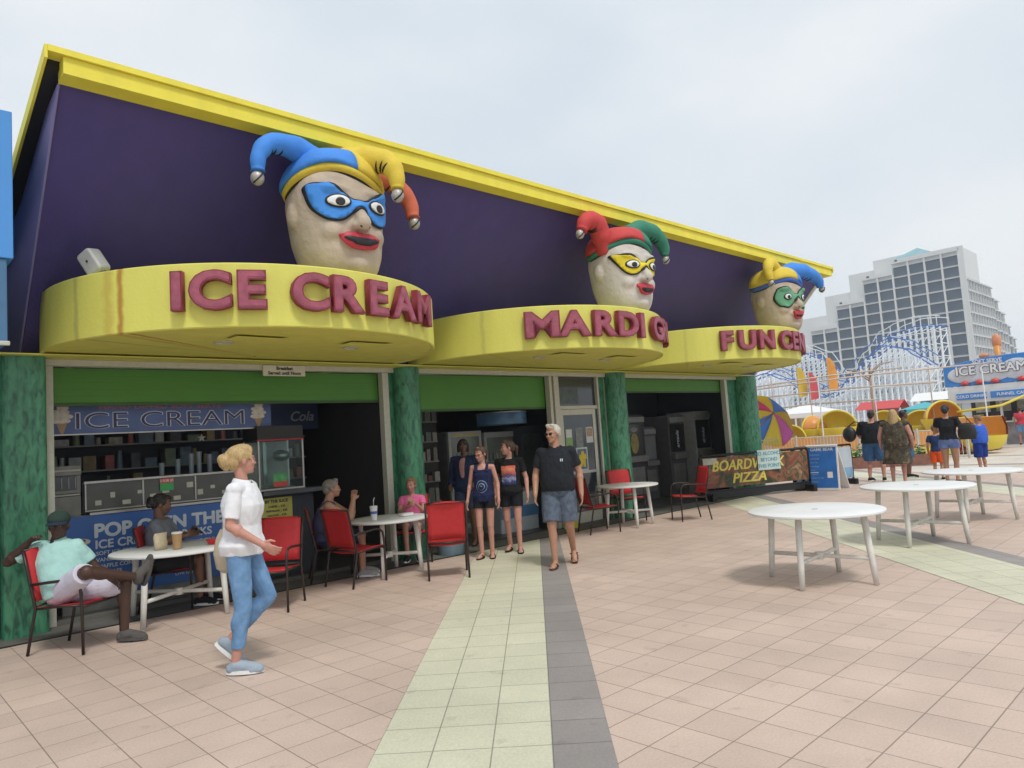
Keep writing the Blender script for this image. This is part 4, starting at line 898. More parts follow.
def person(label,x,y,fx,fy,h,J,build='man',skin='fair',arm=1.0,leg=1.0,
           hair=None,hairstyle='short',top=None,sleeve=.4,hem=-.02,topfit=.013,neckcut=.93,
           bottom=None,botlen=.6,botfit=.02,skirt=False,shoes=None,shoe='sneaker',voxel=.0075,z=.004,curl=.5,group=None,extra=None,straps=False,face=True,cat='person',headscale=1.0):
    sc=h/1.75
    J={k:V(v) for k,v in J.items()}
    pel,nek=J['pel'],J['nek']; up=(nek-pel); SL=up.length; upn=up.normalized()
    sx=(J['shL']-J['shR']).normalized(); hx=(J['hiL']-J['hiR']).normalized()
    def ring(t,a,b,inf=0):
        xa=(hx*(1-t)+sx*t); xa=(xa-upn*xa.dot(upn)).normalized(); ya=xa.cross(upn)*-1
        # belly and seat sit a little forward/back
        c=pel+up*t; return (c,xa*(a+inf),ya*(b+inf))
    prof=PROF[build]
    mb=MB(); mb.loft([ring(t,a,b) for t,a,b in prof],24)
    ac=arm
    for s in 'LR':
        sh,el,wr=J['sh'+s],J['el'+s],J['wr'+s]; sg=1 if s=='L' else -1
        c0=pel+up*.86+sx*sg*.06
        mb.cap(c0,sh,.06,.052*ac); mb.cap(sh,el,.050*ac,.038*ac); mb.cap(el,wr,.040*ac,.026*ac); mb.ell(el.lerp(wr,.25),(.041*ac,.041*ac,.05*ac))
        # hand
        d=(wr-el).normalized(); body=(pel+up*.4)-wr
        n=J.get('palm'+s); n=(n if n else (body-d*body.dot(d))).normalized(); side=d.cross(n).normalized()
        if J.get('thumb'+s) is not None:
            if side.dot(J['thumb'+s])<0: side=-side
        elif side.dot(V((0,-1,0)) if abs(d.z)>.5 else V((0,0,1)))<0: side=-side
        rot=Matrix((side,n,d)).transposed()
        mb.ell(wr+d*.05,(.041,.017,.055),rot,14,10); mb.cap(wr-d*.01,wr+d*.03,.025,.026)
        cl=J.get('curl'+s,V((curl,0,0)))[0]
        for i,(off,ln) in enumerate(((.031,.072),(.0105,.080),(-.0105,.074),(-.031,.058))):
            p=wr+d*.088+side*off; dd=(d+side*off*2.2).normalized(); a=cl*.35
            for sgm,(l,r0,r1) in enumerate(((.45,.0098,.009),(.32,.009,.0083),(.27,.0083,.007))):
                dv=(dd*math.cos(a)+n*math.sin(a)); q=p+dv*ln*l; mb.cap(p,q,r0,r1,8); p=q; a+=cl*.75
        p=wr+d*.022+side*.030; q=p+(d*.7+side*.75+n*.15).normalized()*.038; mb.cap(p,q,.013,.011,8); q2_=q+(d+side*.15+n*.3).normalized()*.032; mb.cap(q,q2_,.011,.009,8)
        # leg
        hi,kn,an,to=J['hi'+s],J['kn'+s],J['an'+s],J['to'+s]
        mb.cap(hi,kn,.086*leg,.056*leg**.6); mb.ell(kn,(.056*leg**.6,)*3); mb.cap(kn,an,.052*leg**.6,.035)
        dl=(an-kn).normalized(); back=(hi+an)/2-kn; back=back-dl*back.dot(dl); back=back.normalized() if back.length>.01 else V((0,1,0))
        mb.ell(kn.lerp(an,.28)+back*.014,(.052*leg**.5,.052*leg**.5,.10),dl.to_track_quat('Z','Y').to_matrix(),14,10)
        ft=(to-an); f2=ft.normalized(); heel=an-f2*.03+V((0,0,-.035)) if True else an
        heel=an+(V((0,0,-1))*.045 if abs(f2.z)<.5 else dl*.045)-f2*.025
        mb.cap(an,heel,.036,.034); mb.cap(heel,to.lerp(heel,.25),.034,.036); mb.cap(to.lerp(heel,.3),to,.038,.026)
        for k in range(5):
            sd=f2.cross(dl).normalized(); b0=to+sd*(-.026+.013*k); mb.cap(b0,b0+f2*(.026-.003*abs(k-1)),.010,.0085,6)
    # neck, head
    fd=J['face'].normalized(); hd=J['head']; un=(hd-nek); tilt=J.get('headup',V((0,0,1))).normalized()
    fz=(tilt-fd*tilt.dot(fd)).normalized(); fxv=fz.cross(fd)*-1; 
    HR=Matrix((fxv,-fd,fz)).transposed()      # head local: x side, -y face, z up
    hp=lambda a,b,c: hd+HR@V((a,b,c))*headscale
    hs=headscale
    mb.cap(pel+up*.93,hp(0,.025,-.06),.060 if build in('man','belly','heavy') else .048,.054 if build in('man','belly','heavy') else .045)
    E=lambda c,r: mb.ell(hp(*c),tuple(q*hs for q in r),HR,18,12)
    E((0,.018,.035),(.074,.094,.085)); E((0,-.022,-.01),(.063,.070,.085)); E((0,-.035,-.062),(.048,.050,.045)); E((0,-.065,-.088),(.022,.020,.018))
    E((0,-.088,-.012),(.011,.014,.026)); E((0,-.100,-.026),(.014,.012,.010)); E((.012,-.092,-.029),(.009,.010,.008)); E((-.012,-.092,-.029),(.009,.010,.008))
    for sg in(-1,1): E((sg*.030,-.076,.028),(.024,.012,.008)); E((sg*.036,-.066,-.022),(.022,.018,.018)); E((sg*.078,.012,-.005),(.010,.020,.030))
    E((0,-.086,-.052),(.021,.009,.006)); E((0,-.083,-.063),(.018,.009,.006)); E((0,-.03,.075),(.055,.05,.05))
    me=remesh(mb,voxel,2)
    root=link('person',me,None,SK[skin]); root.location=(x,y,z); root.rotation_euler=(0,0,frame_dir(fx,fy)); root.scale=(sc,sc,sc)
    tag(root,label,cat,group)
    if face:
        for sg in(-1,1):
            e=MB().ell(hp(sg*.030,-.083,.008),(.0125*hs,.008*hs,.0075*hs),HR,12,8).build('eye',eye_w,root,smooth=True)
            MB().ell(hp(sg*.030,-.0895,.008),(.0062*hs,.0035*hs,.0062*hs),HR,10,6).build('iris',eye_d,e,smooth=True)
            MB().cap(hp(sg*.018,-.088,.029),hp(sg*.046,-.078,.030),.0035*hs,.0025*hs,6).build('eyebrow',HA[hair] if hair else eye_d,root,smooth=True)
        lm=bpy.data.materials.get('lips_'+skin) or mat('lips_'+skin,tuple(c*f for c,f in zip({'fair':(.5,.25,.2),'tan':(.36,.15,.11),'dark':(.09,.035,.03),'brown':(.15,.06,.045),'rosy':(.48,.2,.16)}[skin],(.95,.7,.7))),.45,var=0)
        MB().cap(hp(-.019,-.090,-.056),hp(.019,-.090,-.056),.0042*hs,.0042*hs,6).build('mouth',lm,root,smooth=True)
    # hair
    if hair:
        hb=MB(); EH=lambda c,r: hb.ell(hp(*c),tuple(q*hs for q in r),HR,18,12)
        if hairstyle!='cap':
            EH((0,.030,.048),(.081,.096,.080)); EH((0,-.030,.088),(.060,.050,.036)); EH((0,.07,.0),(.066,.055,.075))
            for sg in(-1,1): EH((sg*.068,.015,.035),(.018,.05,.048))
        else: EH((0,.06,-.02),(.068,.048,.045))
        if hairstyle=='short': 
            for sg in(-1,1): EH((sg*.03,-.045,.112),(.035,.03,.022))
        if hairstyle=='bun':
            EH((0,.135,.005),(.055,.050,.062)); EH((0,.0,.085),(.072,.085,.050)); EH((0,.15,.02),(.045,.042,.045)); EH((.005,.13,-.04),(.032,.03,.03))
            for k in range(7): 
                a=k*.9; hb.cap(hp(0,.10,.03),hp(.05*math.cos(a),.13+.02*math.sin(a*2),.03+.05*math.sin(a)),.014,.006,6)
            for sg in(-1,1): hb.cap(hp(sg*.06,-.05,.08),hp(sg*.072,-.045,.0),.014,.006,6)
        if hairstyle in('long','loose'):
            n_=5
            for k in range(-n_,n_+1):
                a=k/n_*1.9; bx,by=math.sin(a)*.072,.03+math.cos(a)*.075
                hb.cap(hp(bx,by,.02),hp(bx*1.25,by+.02,-.14-(.06 if hairstyle=='long' else 0)),.026,.018,8)
        if hairstyle=='pony':
            hb.cap(hp(0,.11,.03),hp(0,.15,.0),.03,.035,8); hb.cap(hp(0,.15,.0),hp(.01,.155,-.12),.035,.012,8)
        if hairstyle=='puff':
            for k in range(9): hb.ell(hp(.03*math.cos(k*1.7),.125+.02*math.sin(k*2.3),.0+.035*math.sin(k*1.1)),(.034*hs,)*3,None,10,8)
        if hairstyle=='bob':
            for k in range(-5,6):
                a=k/5*1.95; bx,by=math.sin(a)*.074,.028+math.cos(a)*.075
                hb.cap(hp(bx,by,.03),hp(bx*1.12,by+.005,-.075),.026,.022,8)
            for sg in(-1,1): hb.cap(hp(sg*.02,-.075,.07),hp(sg*.05,-.08,.045),.016,.012,6)
        hm=remesh(hb,.006,1)
        for v,n in zip(hm.vertices,[v.normal.copy() for v in hm.vertices]):
            l=HR.inverted()@(v.co-hd); a=math.atan2(l.x,l.z+.02)*14+l.y*10; v.co+=n*(.0022*NZ.noise(V((a,l.y*9,l.x*6)))+.0016*NZ.noise(V((a*3,l.y*12,0))))
        ho=link('hair',hm,root,HA[hair])
    # clothes
    if top:
        tb_=MB(); rings=[(t,a,b) for t,a,b in prof if hem<=t<=neckcut]
        def interp(t):
            for (t0,a0,b0),(t1,a1,b1) in zip(prof,prof[1:]):
                if t0<=t<=t1: q=(t-t0)/(t1-t0); return (t,a0+(a1-a0)*q,b0+(b1-b0)*q)
            return prof[0] if t<prof[0][0] else prof[-1]
        lo=interp(hem) if hem>=prof[0][0] else (hem,prof[1][1]*1.02,prof[1][2]*1.02)
        rr=[lo]+[r for r in rings if r[0]>hem+.02 and (r[0]>.0 or hem>-.1)]
        if neckcut>rr[-1][0]: rr.append(interp(neckcut))
        flare=lambda t: .012*max(0,(.25-t)/.3)
        tb_.loft([ring(t,a,b,topfit+flare(t)) for t,a,b in rr],28)
        for s in 'LR':
            sh,el,wr=J['sh'+s],J['el'+s],J['wr'+s]; sg=1 if s=='L' else -1
            c0=pel+up*.855+sx*sg*.06
            if straps: continue
            tb_.cap(c0,sh,.0695,.061*ac)
            if sleeve<=1: e_=sh.lerp(el,sleeve); tb_.tube([sh+(sh-el).normalized()*.01,sh.lerp(el,sleeve*.5),e_],[.054*ac,.061*ac,.062*ac-.004*sleeve],16)
            else:
                tb_.tube([sh,el],[.061*ac,.052*ac],16); tb_.ell(el,(.052*ac,)*3); tb_.tube([el,el.lerp(wr,sleeve-1)],[.052*ac,.046*ac],16)
        if straps:
            yb=(sx.cross(upn)*-1).normalized()
            for sg in(-1,1): tb_.tube([pel+up*.74+sx*sg*.085-yb*.085,pel+up*.84+sx*sg*.088-yb*.078,pel+up*.93+sx*sg*.09-yb*.055,pel+up*.985+sx*sg*.09,pel+up*.93+sx*sg*.085+yb*.055,pel+up*.76+sx*sg*.08+yb*.085],[.030,.026,.022,.020,.022,.03],10)
        tm=wrinkle(remesh(tb_,voxel,2),.009 if voxel<.01 else .012); to_=link('top',tm,root,top)
    if bottom:
        bb_=MB(); inf=botfit
        bb_.loft([ring(t,a,b,inf*.6) for t,a,b in prof if t<=.17],28)
        for s in 'LR':
            hi,kn,an=J['hi'+s],J['kn'+s],J['an'+s]
            if botlen<=1: 
                e_=hi.lerp(kn,botlen); bb_.ell(hi,(.086*leg+inf*.8,)*3); bb_.tube([hi,hi.lerp(kn,botlen*.5),e_],[.086*leg+inf,.083*leg+inf,(.086*leg)*(1-botlen)+.058*leg*botlen+inf*1.3+.004],18)
            else:
                q=botlen-1; e_=kn.lerp(an,q); bb_.cap(hi,kn,.086*leg+inf,.060*leg**.6+inf); bb_.tube([kn,e_],[.060*leg**.6+inf,(.054*leg**.6)*(1-q)+.036*q+inf*1.15],16)
                dl=(an-kn).normalized(); bb_.ell(kn.lerp(an,.28)+V((0,.012,0)),(.056*leg**.5+inf*.7,.056*leg**.5+inf*.7,.11),dl.to_track_quat('Z','Y').to_matrix(),12,8)
        if skirt:
            bb_.loft([(J['hiL'].lerp(J['hiR'],.5)+upn*(.08-.16*k),hx*(.19+.02*k)*(1.25 if build=='heavy' else 1),V((0,1,0))*(.15+.02*k)*(1.2 if build=='heavy' else 1)) for k in range(4)],24)
        bm_=wrinkle(remesh(bb_,voxel,2),.0055 if voxel<.01 else .012); bo=link('trousers' if botlen>1 else 'shorts',bm_,root,bottom)
    for s in 'LR':
        if not shoes: break
        an,to,kn=J['an'+s],J['to'+s],J['kn'+s]; f2=(to-an).normalized(); dl=(an-kn).normalized()
        dn=V((0,0,-1)) if abs(f2.z)<.5 else dl
        sole=f2-dn*f2.dot(dn); sole=sole.normalized(); sd=sole.cross(dn).normalized()
        lvl=max((an+dn*.075-an).dot(dn),(to-an).dot(dn)+.028)
        base=an+dn*(lvl-.004); ctr=base+sole*.068; 
        if shoe in('sneaker','loafer'):
            sb=MB(); hl=an+dn*.04-sole*.03
            sb.cap(hl,hl+sole*.06,.044,.044); sb.cap(an+dn*.02,to-sole*.02-dn*.012,.048,.042); sb.cap(to-sole*.04,to+sole*.015,.050,.040)
            sm=remesh(sb,.008,1); so_=link('shoe',sm,root,shoes)
            pts=[(ctr+sole*(.146*math.cos(a))+sd*(.050*math.sin(a))) for a in [2*PI*k/20 for k in range(20)]]
            MB().prism(pts,dn,-.026,.0).build('sole',M['white'] if shoe=='sneaker' else shoes,so_)
        else:
            pts=[(ctr+sole*(.142*math.cos(a))+sd*(.050*math.sin(a)*(1 if math.cos(a)>0 else .8))) for a in [2*PI*k/20 for k in range(20)]]
            so_=MB().prism(pts,dn,-.014,.0).build('sandal_sole',shoes,root)
            for sg in(-1,1):
                p=base+sole*.105-dn*.03; MB().tube([p-dn*.012,p-sole*.035+sd*sg*.030-dn*.022,p-sole*.075+sd*sg*.047+dn*.012],[.007,.009,.008],6).build('strap',shoes,so_,smooth=True)
    if extra: extra(root,J,hp,HR,ring,hs)
    return root
def tee_graphic(name,root,J,cx,cz,w,h,m,pts=None,off=.012,y0=-1,shape='rect',top='top'):
    """print on the front of the shirt, follows the cloth"""
    me=[c for c in kids(root) if c.name.startswith(top)][0]; bv=bvh_of(me.data)
    if shape=='rect': pts=[(cx-w/2,cz-h/2),(cx,cz-h/2),(cx+w/2,cz-h/2),(cx+w/2,cz),(cx+w/2,cz+h/2),(cx,cz+h/2),(cx-w/2,cz+h/2),(cx-w/2,cz)]
    elif shape=='ell': pts=[(cx+w/2*math.cos(2*PI*k/14),cz+h/2*math.sin(2*PI*k/14)) for k in range(14)]
    return decal(name,pts,bv,off,.003,m,me,.02,sm=(shape!='rect'))
def glasses(m,lens=None,wide=.036):
    def f(root,J,hp,HR,ring,hs):
        g=None
        mb=MB()
        for sg in(-1,1):
            mb.tube([hp(sg*.006+sg*.0,-.100,.012)]+[hp(sg*(.034+.023*math.cos(a)),-.099+.004*abs(math.cos(a)),.008+.014*math.sin(a)) for a in [2*PI*k/12 for k in range(13)]],.0022,5)
            mb.tube([hp(sg*.058,-.092,.014),hp(sg*.076,-.04,.014),hp(sg*.080,.02,.010)],.0022,5)
        g=mb.build('glasses',m,root)
        if lens:
            for sg in(-1,1): MB().ell(hp(sg*.034,-.099,.008),(.023,.004,.015),HR,12,8).build('lens',lens,g,smooth=True)
    return f
white_sh=cloth('white_shirt',(.74,.75,.78),.05); denim=cloth('denim',(.15,.28,.47),.30,14,.4); blk=cloth('black_cloth',(.014,.015,.02),.2)
# --- the woman walking past in white
def collar(m,rad=.068,h=.03,t0=.955):
    def f(root,J,hp,HR,ring,hs):
        vs=[];fs=[];K=24
        c,xa,ya=ring(t0,1,1); up_=(J['nek']-J['pel']).normalized(); xa=xa.normalized(); ya=ya.normalized()
        for k in range(K+1):
            a=-PI/2+.28+(2*PI-.56)*k/K
            for dz,dr in ((0,0),(h,-.008),(h*.9,.006),(-.014,.024)):
                vs.append(c+xa*math.cos(a)*(rad+dr)-ya*math.sin(a)*-1*(rad+dr)*.95+up_*(dz+.012*math.sin(a)))
        for k in range(K):
            for j in range(3): p=k*4+j; fs.append((p,p+4,p+5,p+1))
        o=MB().add(vs,fs).build('collar',m,root,smooth=True); s=o.modifiers.new('t','SOLIDIFY'); s.thickness=.005
    return f
person('woman in white blouse and blue jeans walking past with her blonde hair pinned up',2.30,5.60,.80,-.60,1.73,
  stand(pel=(0,-.01,.96),nek=(0,-.03,1.475),head=(-.01,-.035,1.625),face=(.55,-.84,.02),shR=(-.175,-.01,1.405),shL=(.175,-.04,1.405),
    elR=(-.215,.02,1.135),wrR=(-.20,-.20,.985),elL=(.225,.03,1.13),wrL=(.235,.02,.89),
    hiR=(-.088,0,.92),knR=(-.085,-.02,.50),anR=(-.08,.05,.085),toR=(-.09,-.11,.03),
    hiL=(.088,-.02,.92),knL=(.09,-.17,.54),anL=(.09,.13,.22),toL=(.10,.07,.065)),
  'woman','rosy',hair='blonde',hairstyle='bun',top=white_sh,sleeve=.80,hem=-.12,topfit=.028,neckcut=.94,bottom=denim,botlen=1.74,botfit=.007,
  shoes=cloth('grey_canvas',(.30,.36,.42),.1,30),voxel=.0065,curl=.55,extra=collar(white_sh))
t=empty('shoulder_bag',(2.30,5.60,0),frame_dir(.80,-.60),'beige cloth tote bag hanging at the walking woman\'s hip','bag')
mb=MB(); mb.loft([((.235,.16,.72),(.03,0,0),(0,.05,0)),((.235,.16,.76),(.045,0,0),(0,.10,0)),((.235,.16,.88),(.05,0,0),(0,.12,0)),((.235,.155,1.0),(.03,0,0),(0,.10,0)),((.235,.15,1.07),(.012,0,0),(0,.07,0))],20)
mb.build('bag_body',cloth('bag_beige',(.44,.38,.28),.15),t,smooth=True)
MB().tube([(.235,.10,1.06),(.225,.06,1.25),(.205,.0,1.455),(.16,0,1.475),(.19,.09,1.40),(.225,.17,1.25),(.235,.20,1.05)],.011,6).build('bag_strap',bpy.data.materials['bag_beige'],t,smooth=True)
# --- man in the black polo
def polo_mark(root,J,hp,HR,ring,hs):
    glasses(eye_d,eye_d)(root,J,hp,HR,ring,hs); collar(bpy.data.materials['black_polo'],.078)(root,J,hp,HR,ring,hs)
    for dx_ in (.065,.085): tee_graphic('chest_mark',root,J,dx_,1.30,.009,.032,white_sh,shape='rect')
person('man in black polo shirt and grey-blue plaid shorts, grey hair and sunglasses, walking',6.72,6.34,-.78,-.63,1.80,
  stand(pel=(0,0,.95),nek=(0,.0,1.475),head=(-.015,-.03,1.625),face=(-.52,-.85,-.02),elL=(.275,.05,1.135),elR=(-.27,.02,1.13),wrL=(.285,-.01,.88),wrR=(-.275,-.12,.905),
    shL=(.188,.01,1.395),shR=(-.188,.01,1.395),
    knR=(-.10,-.10,.505),anR=(-.09,-.10,.085),toR=(-.115,-.25,.03),knL=(.11,-.01,.50),anL=(.12,.25,.17),toL=(.135,.14,.045)),
  'belly','tan',arm=1.15,leg=1.1,hair='grey',hairstyle='short',top=cloth('black_polo',(.016,.019,.024),.2),sleeve=.66,hem=-.04,topfit=.022,neckcut=.955,
  bottom=cloth('plaid_shorts',(.10,.125,.17),.45,22),botlen=.88,botfit=.03,shoes=cloth('brown_leather',(.10,.05,.035)),shoe='sandal',voxel=.0065,extra=polo_mark)
# --- the two girls and the woman behind
def ring_logo(root,J,hp,HR,ring,hs):
    glasses(eye_d)(root,J,hp,HR,ring,hs)
    lg=cloth('print_pale',(.20,.26,.36),.2)
    tee_graphic('shirt_print',root,J,0,1.11,.17,.20,lg,shape='ell',off=.008); nv=bpy.data.materials['navy_tank']
    tee_graphic('shirt_print_inner',root,J,0,1.11,.145,.175,nv,shape='ell',off=.012); tee_graphic('shirt_print_inner',root,J,0,1.11,.10,.12,lg,shape='ell',off=.016); tee_graphic('shirt_print_inner',root,J,0,1.105,.078,.096,nv,shape='ell',off=.020)
    tee_graphic('shirt_print_inner',root,J,0,1.115,.05,.02,lg,shape='ell',off=.024)
person('pale girl with glasses in a navy tank top with round print and dark shorts',6.72,7.80,-.82,-.58,1.59,
  stand(face=(-.35,-.9,-.25),head=(-.01,-.03,1.61),elL=(.225,.03,1.14),wrL=(.25,-.07,.90),elR=(-.225,.03,1.14),wrR=(-.25,-.07,.90),shL=(.16,.01,1.405),shR=(-.16,.01,1.405),knL=(.085,-.02,.50),anL=(.075,.02,.085),toL=(.11,-.13,.03),knR=(-.085,-.05,.50),anR=(-.075,-.03,.085),toR=(-.10,-.18,.03)),
  'slim','rosy',arm=.85,leg=.88,hair='brown',hairstyle='pony',top=cloth('navy_tank',(.016,.022,.07),.15),straps=True,hem=-.15,topfit=.014,neckcut=.80,
  bottom=blk,botlen=.34,botfit=.012,shoes=blk,shoe='sandal',voxel=.0065,extra=ring_logo)
def fire_print(root,J,hp,HR,ring,hs):
    m,t,b=nt('sunset_print'); L=t.links; tc=N(t,'ShaderNodeTexCoord'); sp=N(t,'ShaderNodeSeparateXYZ'); L.new(tc.outputs['Object'],sp.inputs[0])
    no=N(t,'ShaderNodeTexNoise'); no.inputs['Scale'].default_value=26; no.inputs['Detail'].default_value=3; L.new(tc.outputs['Object'],no.inputs['Vector'])
    ad=N(t,'ShaderNodeMath',operation='MULTIPLY_ADD'); L.new(no.outputs['Fac'],ad.inputs[0]); ad.inputs[1].default_value=.14; L.new(sp.outputs['Z'],ad.inputs[2])
    cr=N(t,'ShaderNodeValToRGB'); mr=N(t,'ShaderNodeMapRange'); mr.inputs['From Min'].default_value=1.08; mr.inputs['From Max'].default_value=1.42; L.new(ad.outputs[0],mr.inputs['Value']); L.new(mr.outputs[0],cr.inputs[0])
    e=cr.color_ramp.elements; e[0].position=0; e[0].color=(.01,.01,.02,1); e[1].position=1; e[1].color=(.50,.06,.03,1)
    for p,c in ((.25,(.03,.04,.16,1)),(.42,(.35,.38,.55,1)),(.5,(.08,.04,.16,1)),(.62,(.50,.12,.10,1)),(.8,(.60,.22,.12,1))): k=e.new(p); k.color=c
    L.new(cr.outputs[0],b.inputs['Base Color']); b.inputs['Roughness'].default_value=.8
    tee_graphic('shirt_print',root,J,0,1.19,.22,.30,m,shape='rect',off=.006)
person('girl in a black t-shirt with red and blue print and black shorts, looking sideways',7.25,7.80,-.80,-.60,1.65,
  stand(face=(-.90,-.42,0),head=(-.01,-.02,1.615),elL=(.25,.04,1.13),wrL=(.27,-.05,.89),elR=(-.24,.05,1.13),wrR=(-.25,.02,.88),shL=(.175,.01,1.405),shR=(-.175,.01,1.405),
    knL=(.095,-.05,.50),anL=(.10,-.05,.085),toL=(.13,-.20,.03),knR=(-.09,.0,.50),anR=(-.085,.13,.11),toR=(-.11,-.0,.04)),
  'woman','rosy',arm=.95,leg=.95,hair='brown',hairstyle='pony',top=cloth('black_tee',(.012,.012,.014),.2),sleeve=.62,hem=-.05,topfit=.018,neckcut=.95,
  bottom=blk,botlen=.50,botfit=.018,shoes=blk,shoe='sandal',voxel=.0065,extra=fire_print)
def open_jacket(root,J,hp,HR,ring,hs): tee_graphic('pink_scarf',root,J,0,0,0,0,cloth('pink_scarf',(.50,.26,.25)),pts=[(-.03,1.40),(.05,1.42),(.045,1.25),(.03,1.12),(-.02,1.12),(-.04,1.28)],shape='free',off=.006)
person('dark-haired woman in a navy jacket standing behind the girl in the navy tank top',7.42,9.05,-.82,-.5,1.72,
  stand(face=(.35,-.93,-.1),elL=(.235,.05,1.13),wrL=(.20,-.15,1.0),elR=(-.24,.04,1.13),wrR=(-.22,-.12,.98)),
  'woman','brown',hair='black',hairstyle='bob',top=cloth('navy_jacket',(.022,.035,.09),.2),sleeve=1.85,hem=-.14,topfit=.03,neckcut=.95,
  bottom=cloth('dark_denim',(.05,.08,.14),.2),botlen=.75,botfit=.02,shoes=blk,shoe='sandal',voxel=.008,extra=open_jacket)
# --- seated figures
def sit(**k):
    J=dict(pel=(0,.10,.50),nek=(0,.17,1.02),head=(0,.16,1.165),face=(0,-1,0),shL=(.185,.16,.955),shR=(-.185,.16,.955),elL=(.24,.05,.70),elR=(-.24,.05,.70),wrL=(.20,-.19,.72),wrR=(-.20,-.19,.72),
      hiL=(.09,.09,.50),hiR=(-.09,.09,.50),knL=(.11,-.34,.52),knR=(-.11,-.34,.52),anL=(.11,-.34,.09),anR=(-.11,-.34,.09),toL=(.13,-.49,.035),toR=(-.13,-.49,.035)); J.update(k); return J
def capf(col,brimc):
    def f(root,J,hp,HR,ring,hs):
        collar(mint,.078)(root,J,hp,HR,ring,hs)
        c=MB(); vs=[]; 
        c.ell(hp(0,.012,.066),(.092,.114,.080),HR,24,14); hm=remesh(c,.008,1)
        o=link('cap',hm,root,col)
        pts=[]
        mb=MB(); K=12; vs=[];fs=[]
        for i in range(K+1):
            a=R(200+140*i/K)
            for j,rr in enumerate((.0,.35,.7,1.0)):
                vs.append(hp(math.cos(a)*(.085+.010*rr),.0+math.sin(a)*(.075+.085*rr)*(1),.052-.022*rr*rr-.010*abs(math.cos(a))))
        for i in range(K):
            for j in range(3): p=i*4+j; fs.append((p,p+4,p+5,p+1))
        b=MB().add(vs,fs).build('cap_brim',brimc,o,smooth=True); s=b.modifiers.new('t','SOLIDIFY'); s.thickness=.006
    return f
mint=cloth('mint_polo',(.36,.60,.56),.07); whsh=cloth('white_shorts',(.60,.58,.68),.06,7,.7)
# man lounging, cap, leg crossed; local -Y is (.62,-.78)
person('man in mint polo, white shorts and dark green cap lounging with one leg crossed',1.63,7.72,.62,-.78,1.78,
  sit(pel=(0,.08,.49),nek=(0,.21,.965),head=(-.01,.17,1.09),face=(-.88,-.42,-.02),hiL=(.055,.02,.49),hiR=(-.055,.13,.49),
      shL=(.035,.03,.895),shR=(-.03,.385,.905),elR=(-.09,.62,.80),wrR=(-.13,.38,.965),elL=(.13,-.10,.66),wrL=(.06,-.30,.58),
      knL=(.14,-.37,.53),anL=(.15,-.35,.09),toL=(.17,-.50,.035),knR=(-.29,-.33,.71),anR=(.16,-.46,.58),toR=(.28,-.50,.66),
      palmR=(0,-.2,-1),curlR=(.6,0,0)),
  'belly','dark',arm=1.15,leg=1.12,hair='black',hairstyle='cap',top=mint,sleeve=.62,hem=-.02,topfit=.02,neckcut=.955,bottom=whsh,botlen=.93,botfit=.016,
  shoes=cloth('grey_loafer',(.09,.085,.08),.2),shoe='loafer',voxel=.0065,extra=capf(cloth('dark_green_cap',(.03,.055,.045)),cloth('cap_brim_navy',(.025,.035,.06))),curl=.4)
def phone(root,J,hp,HR,ring,hs): pass
person('man with a curly ponytail in a grey t-shirt seated behind the left table with phone',2.80,8.80,.80,-.60,1.74,
  sit(face=(.25,-.93,-.30),nek=(0,.12,1.02),head=(.0,.08,1.165),shL=(.18,.11,.955),shR=(-.18,.11,.955),elL=(.24,-.02,.76),wrL=(.07,-.22,.82),elR=(-.24,-.02,.76),wrR=(-.07,-.20,.80),palmL=(-1,.2,0),palmR=(1,.2,0)),
  'man','brown',hair='black',hairstyle='puff',top=cloth('grey_tee',(.17,.18,.21),.12),sleeve=.62,hem=0,topfit=.018,neckcut=.955,bottom=cloth('charcoal_shorts',(.03,.03,.034)),botlen=.92,botfit=.03,shoes=blk,voxel=.0075)
t=MB().rbox(-.036,.036,-.005,.005,-.07,.07,r=.01).build('mobile_phone',eye_d,None,auto=True); tag(t,'dark mobile phone held by the man in the grey t-shirt','phone')
a=frame_dir(.80,-.60); pos=Matrix.Rotation(a,3,'Z')@V((.0,-.30,.85)); t.location=(2.80+pos.x,8.80+pos.y,pos.z); t.rotation_euler=(R(-50),0,a)
person('older grey-haired man in a tank top seated at the small table with hands raised together',4.72,8.50,.82,-.55,1.76,
  sit(face=(.25,-.96,.02),nek=(0,.06,1.0),head=(.0,.0,1.15),shL=(.19,.04,.94),shR=(-.19,.04,.94),elL=(.17,-.22,.77),wrL=(.04,-.26,.99),elR=(-.17,-.22,.77),wrR=(-.04,-.26,.99),palmL=(-1,0,0),palmR=(1,0,0),curlL=(.8,0,0),curlR=(.8,0,0)),
  'belly','tan',arm=1.15,hair='saltpepper',hairstyle='short',top=cloth('blue_tank',(.05,.06,.14)),straps=True,hem=0,topfit=.014,neckcut=.80,bottom=cloth('navy_shorts',(.02,.03,.075)),botlen=.92,botfit=.03,shoes=cloth('white_trainer',(.35,.35,.35)),voxel=.0075)
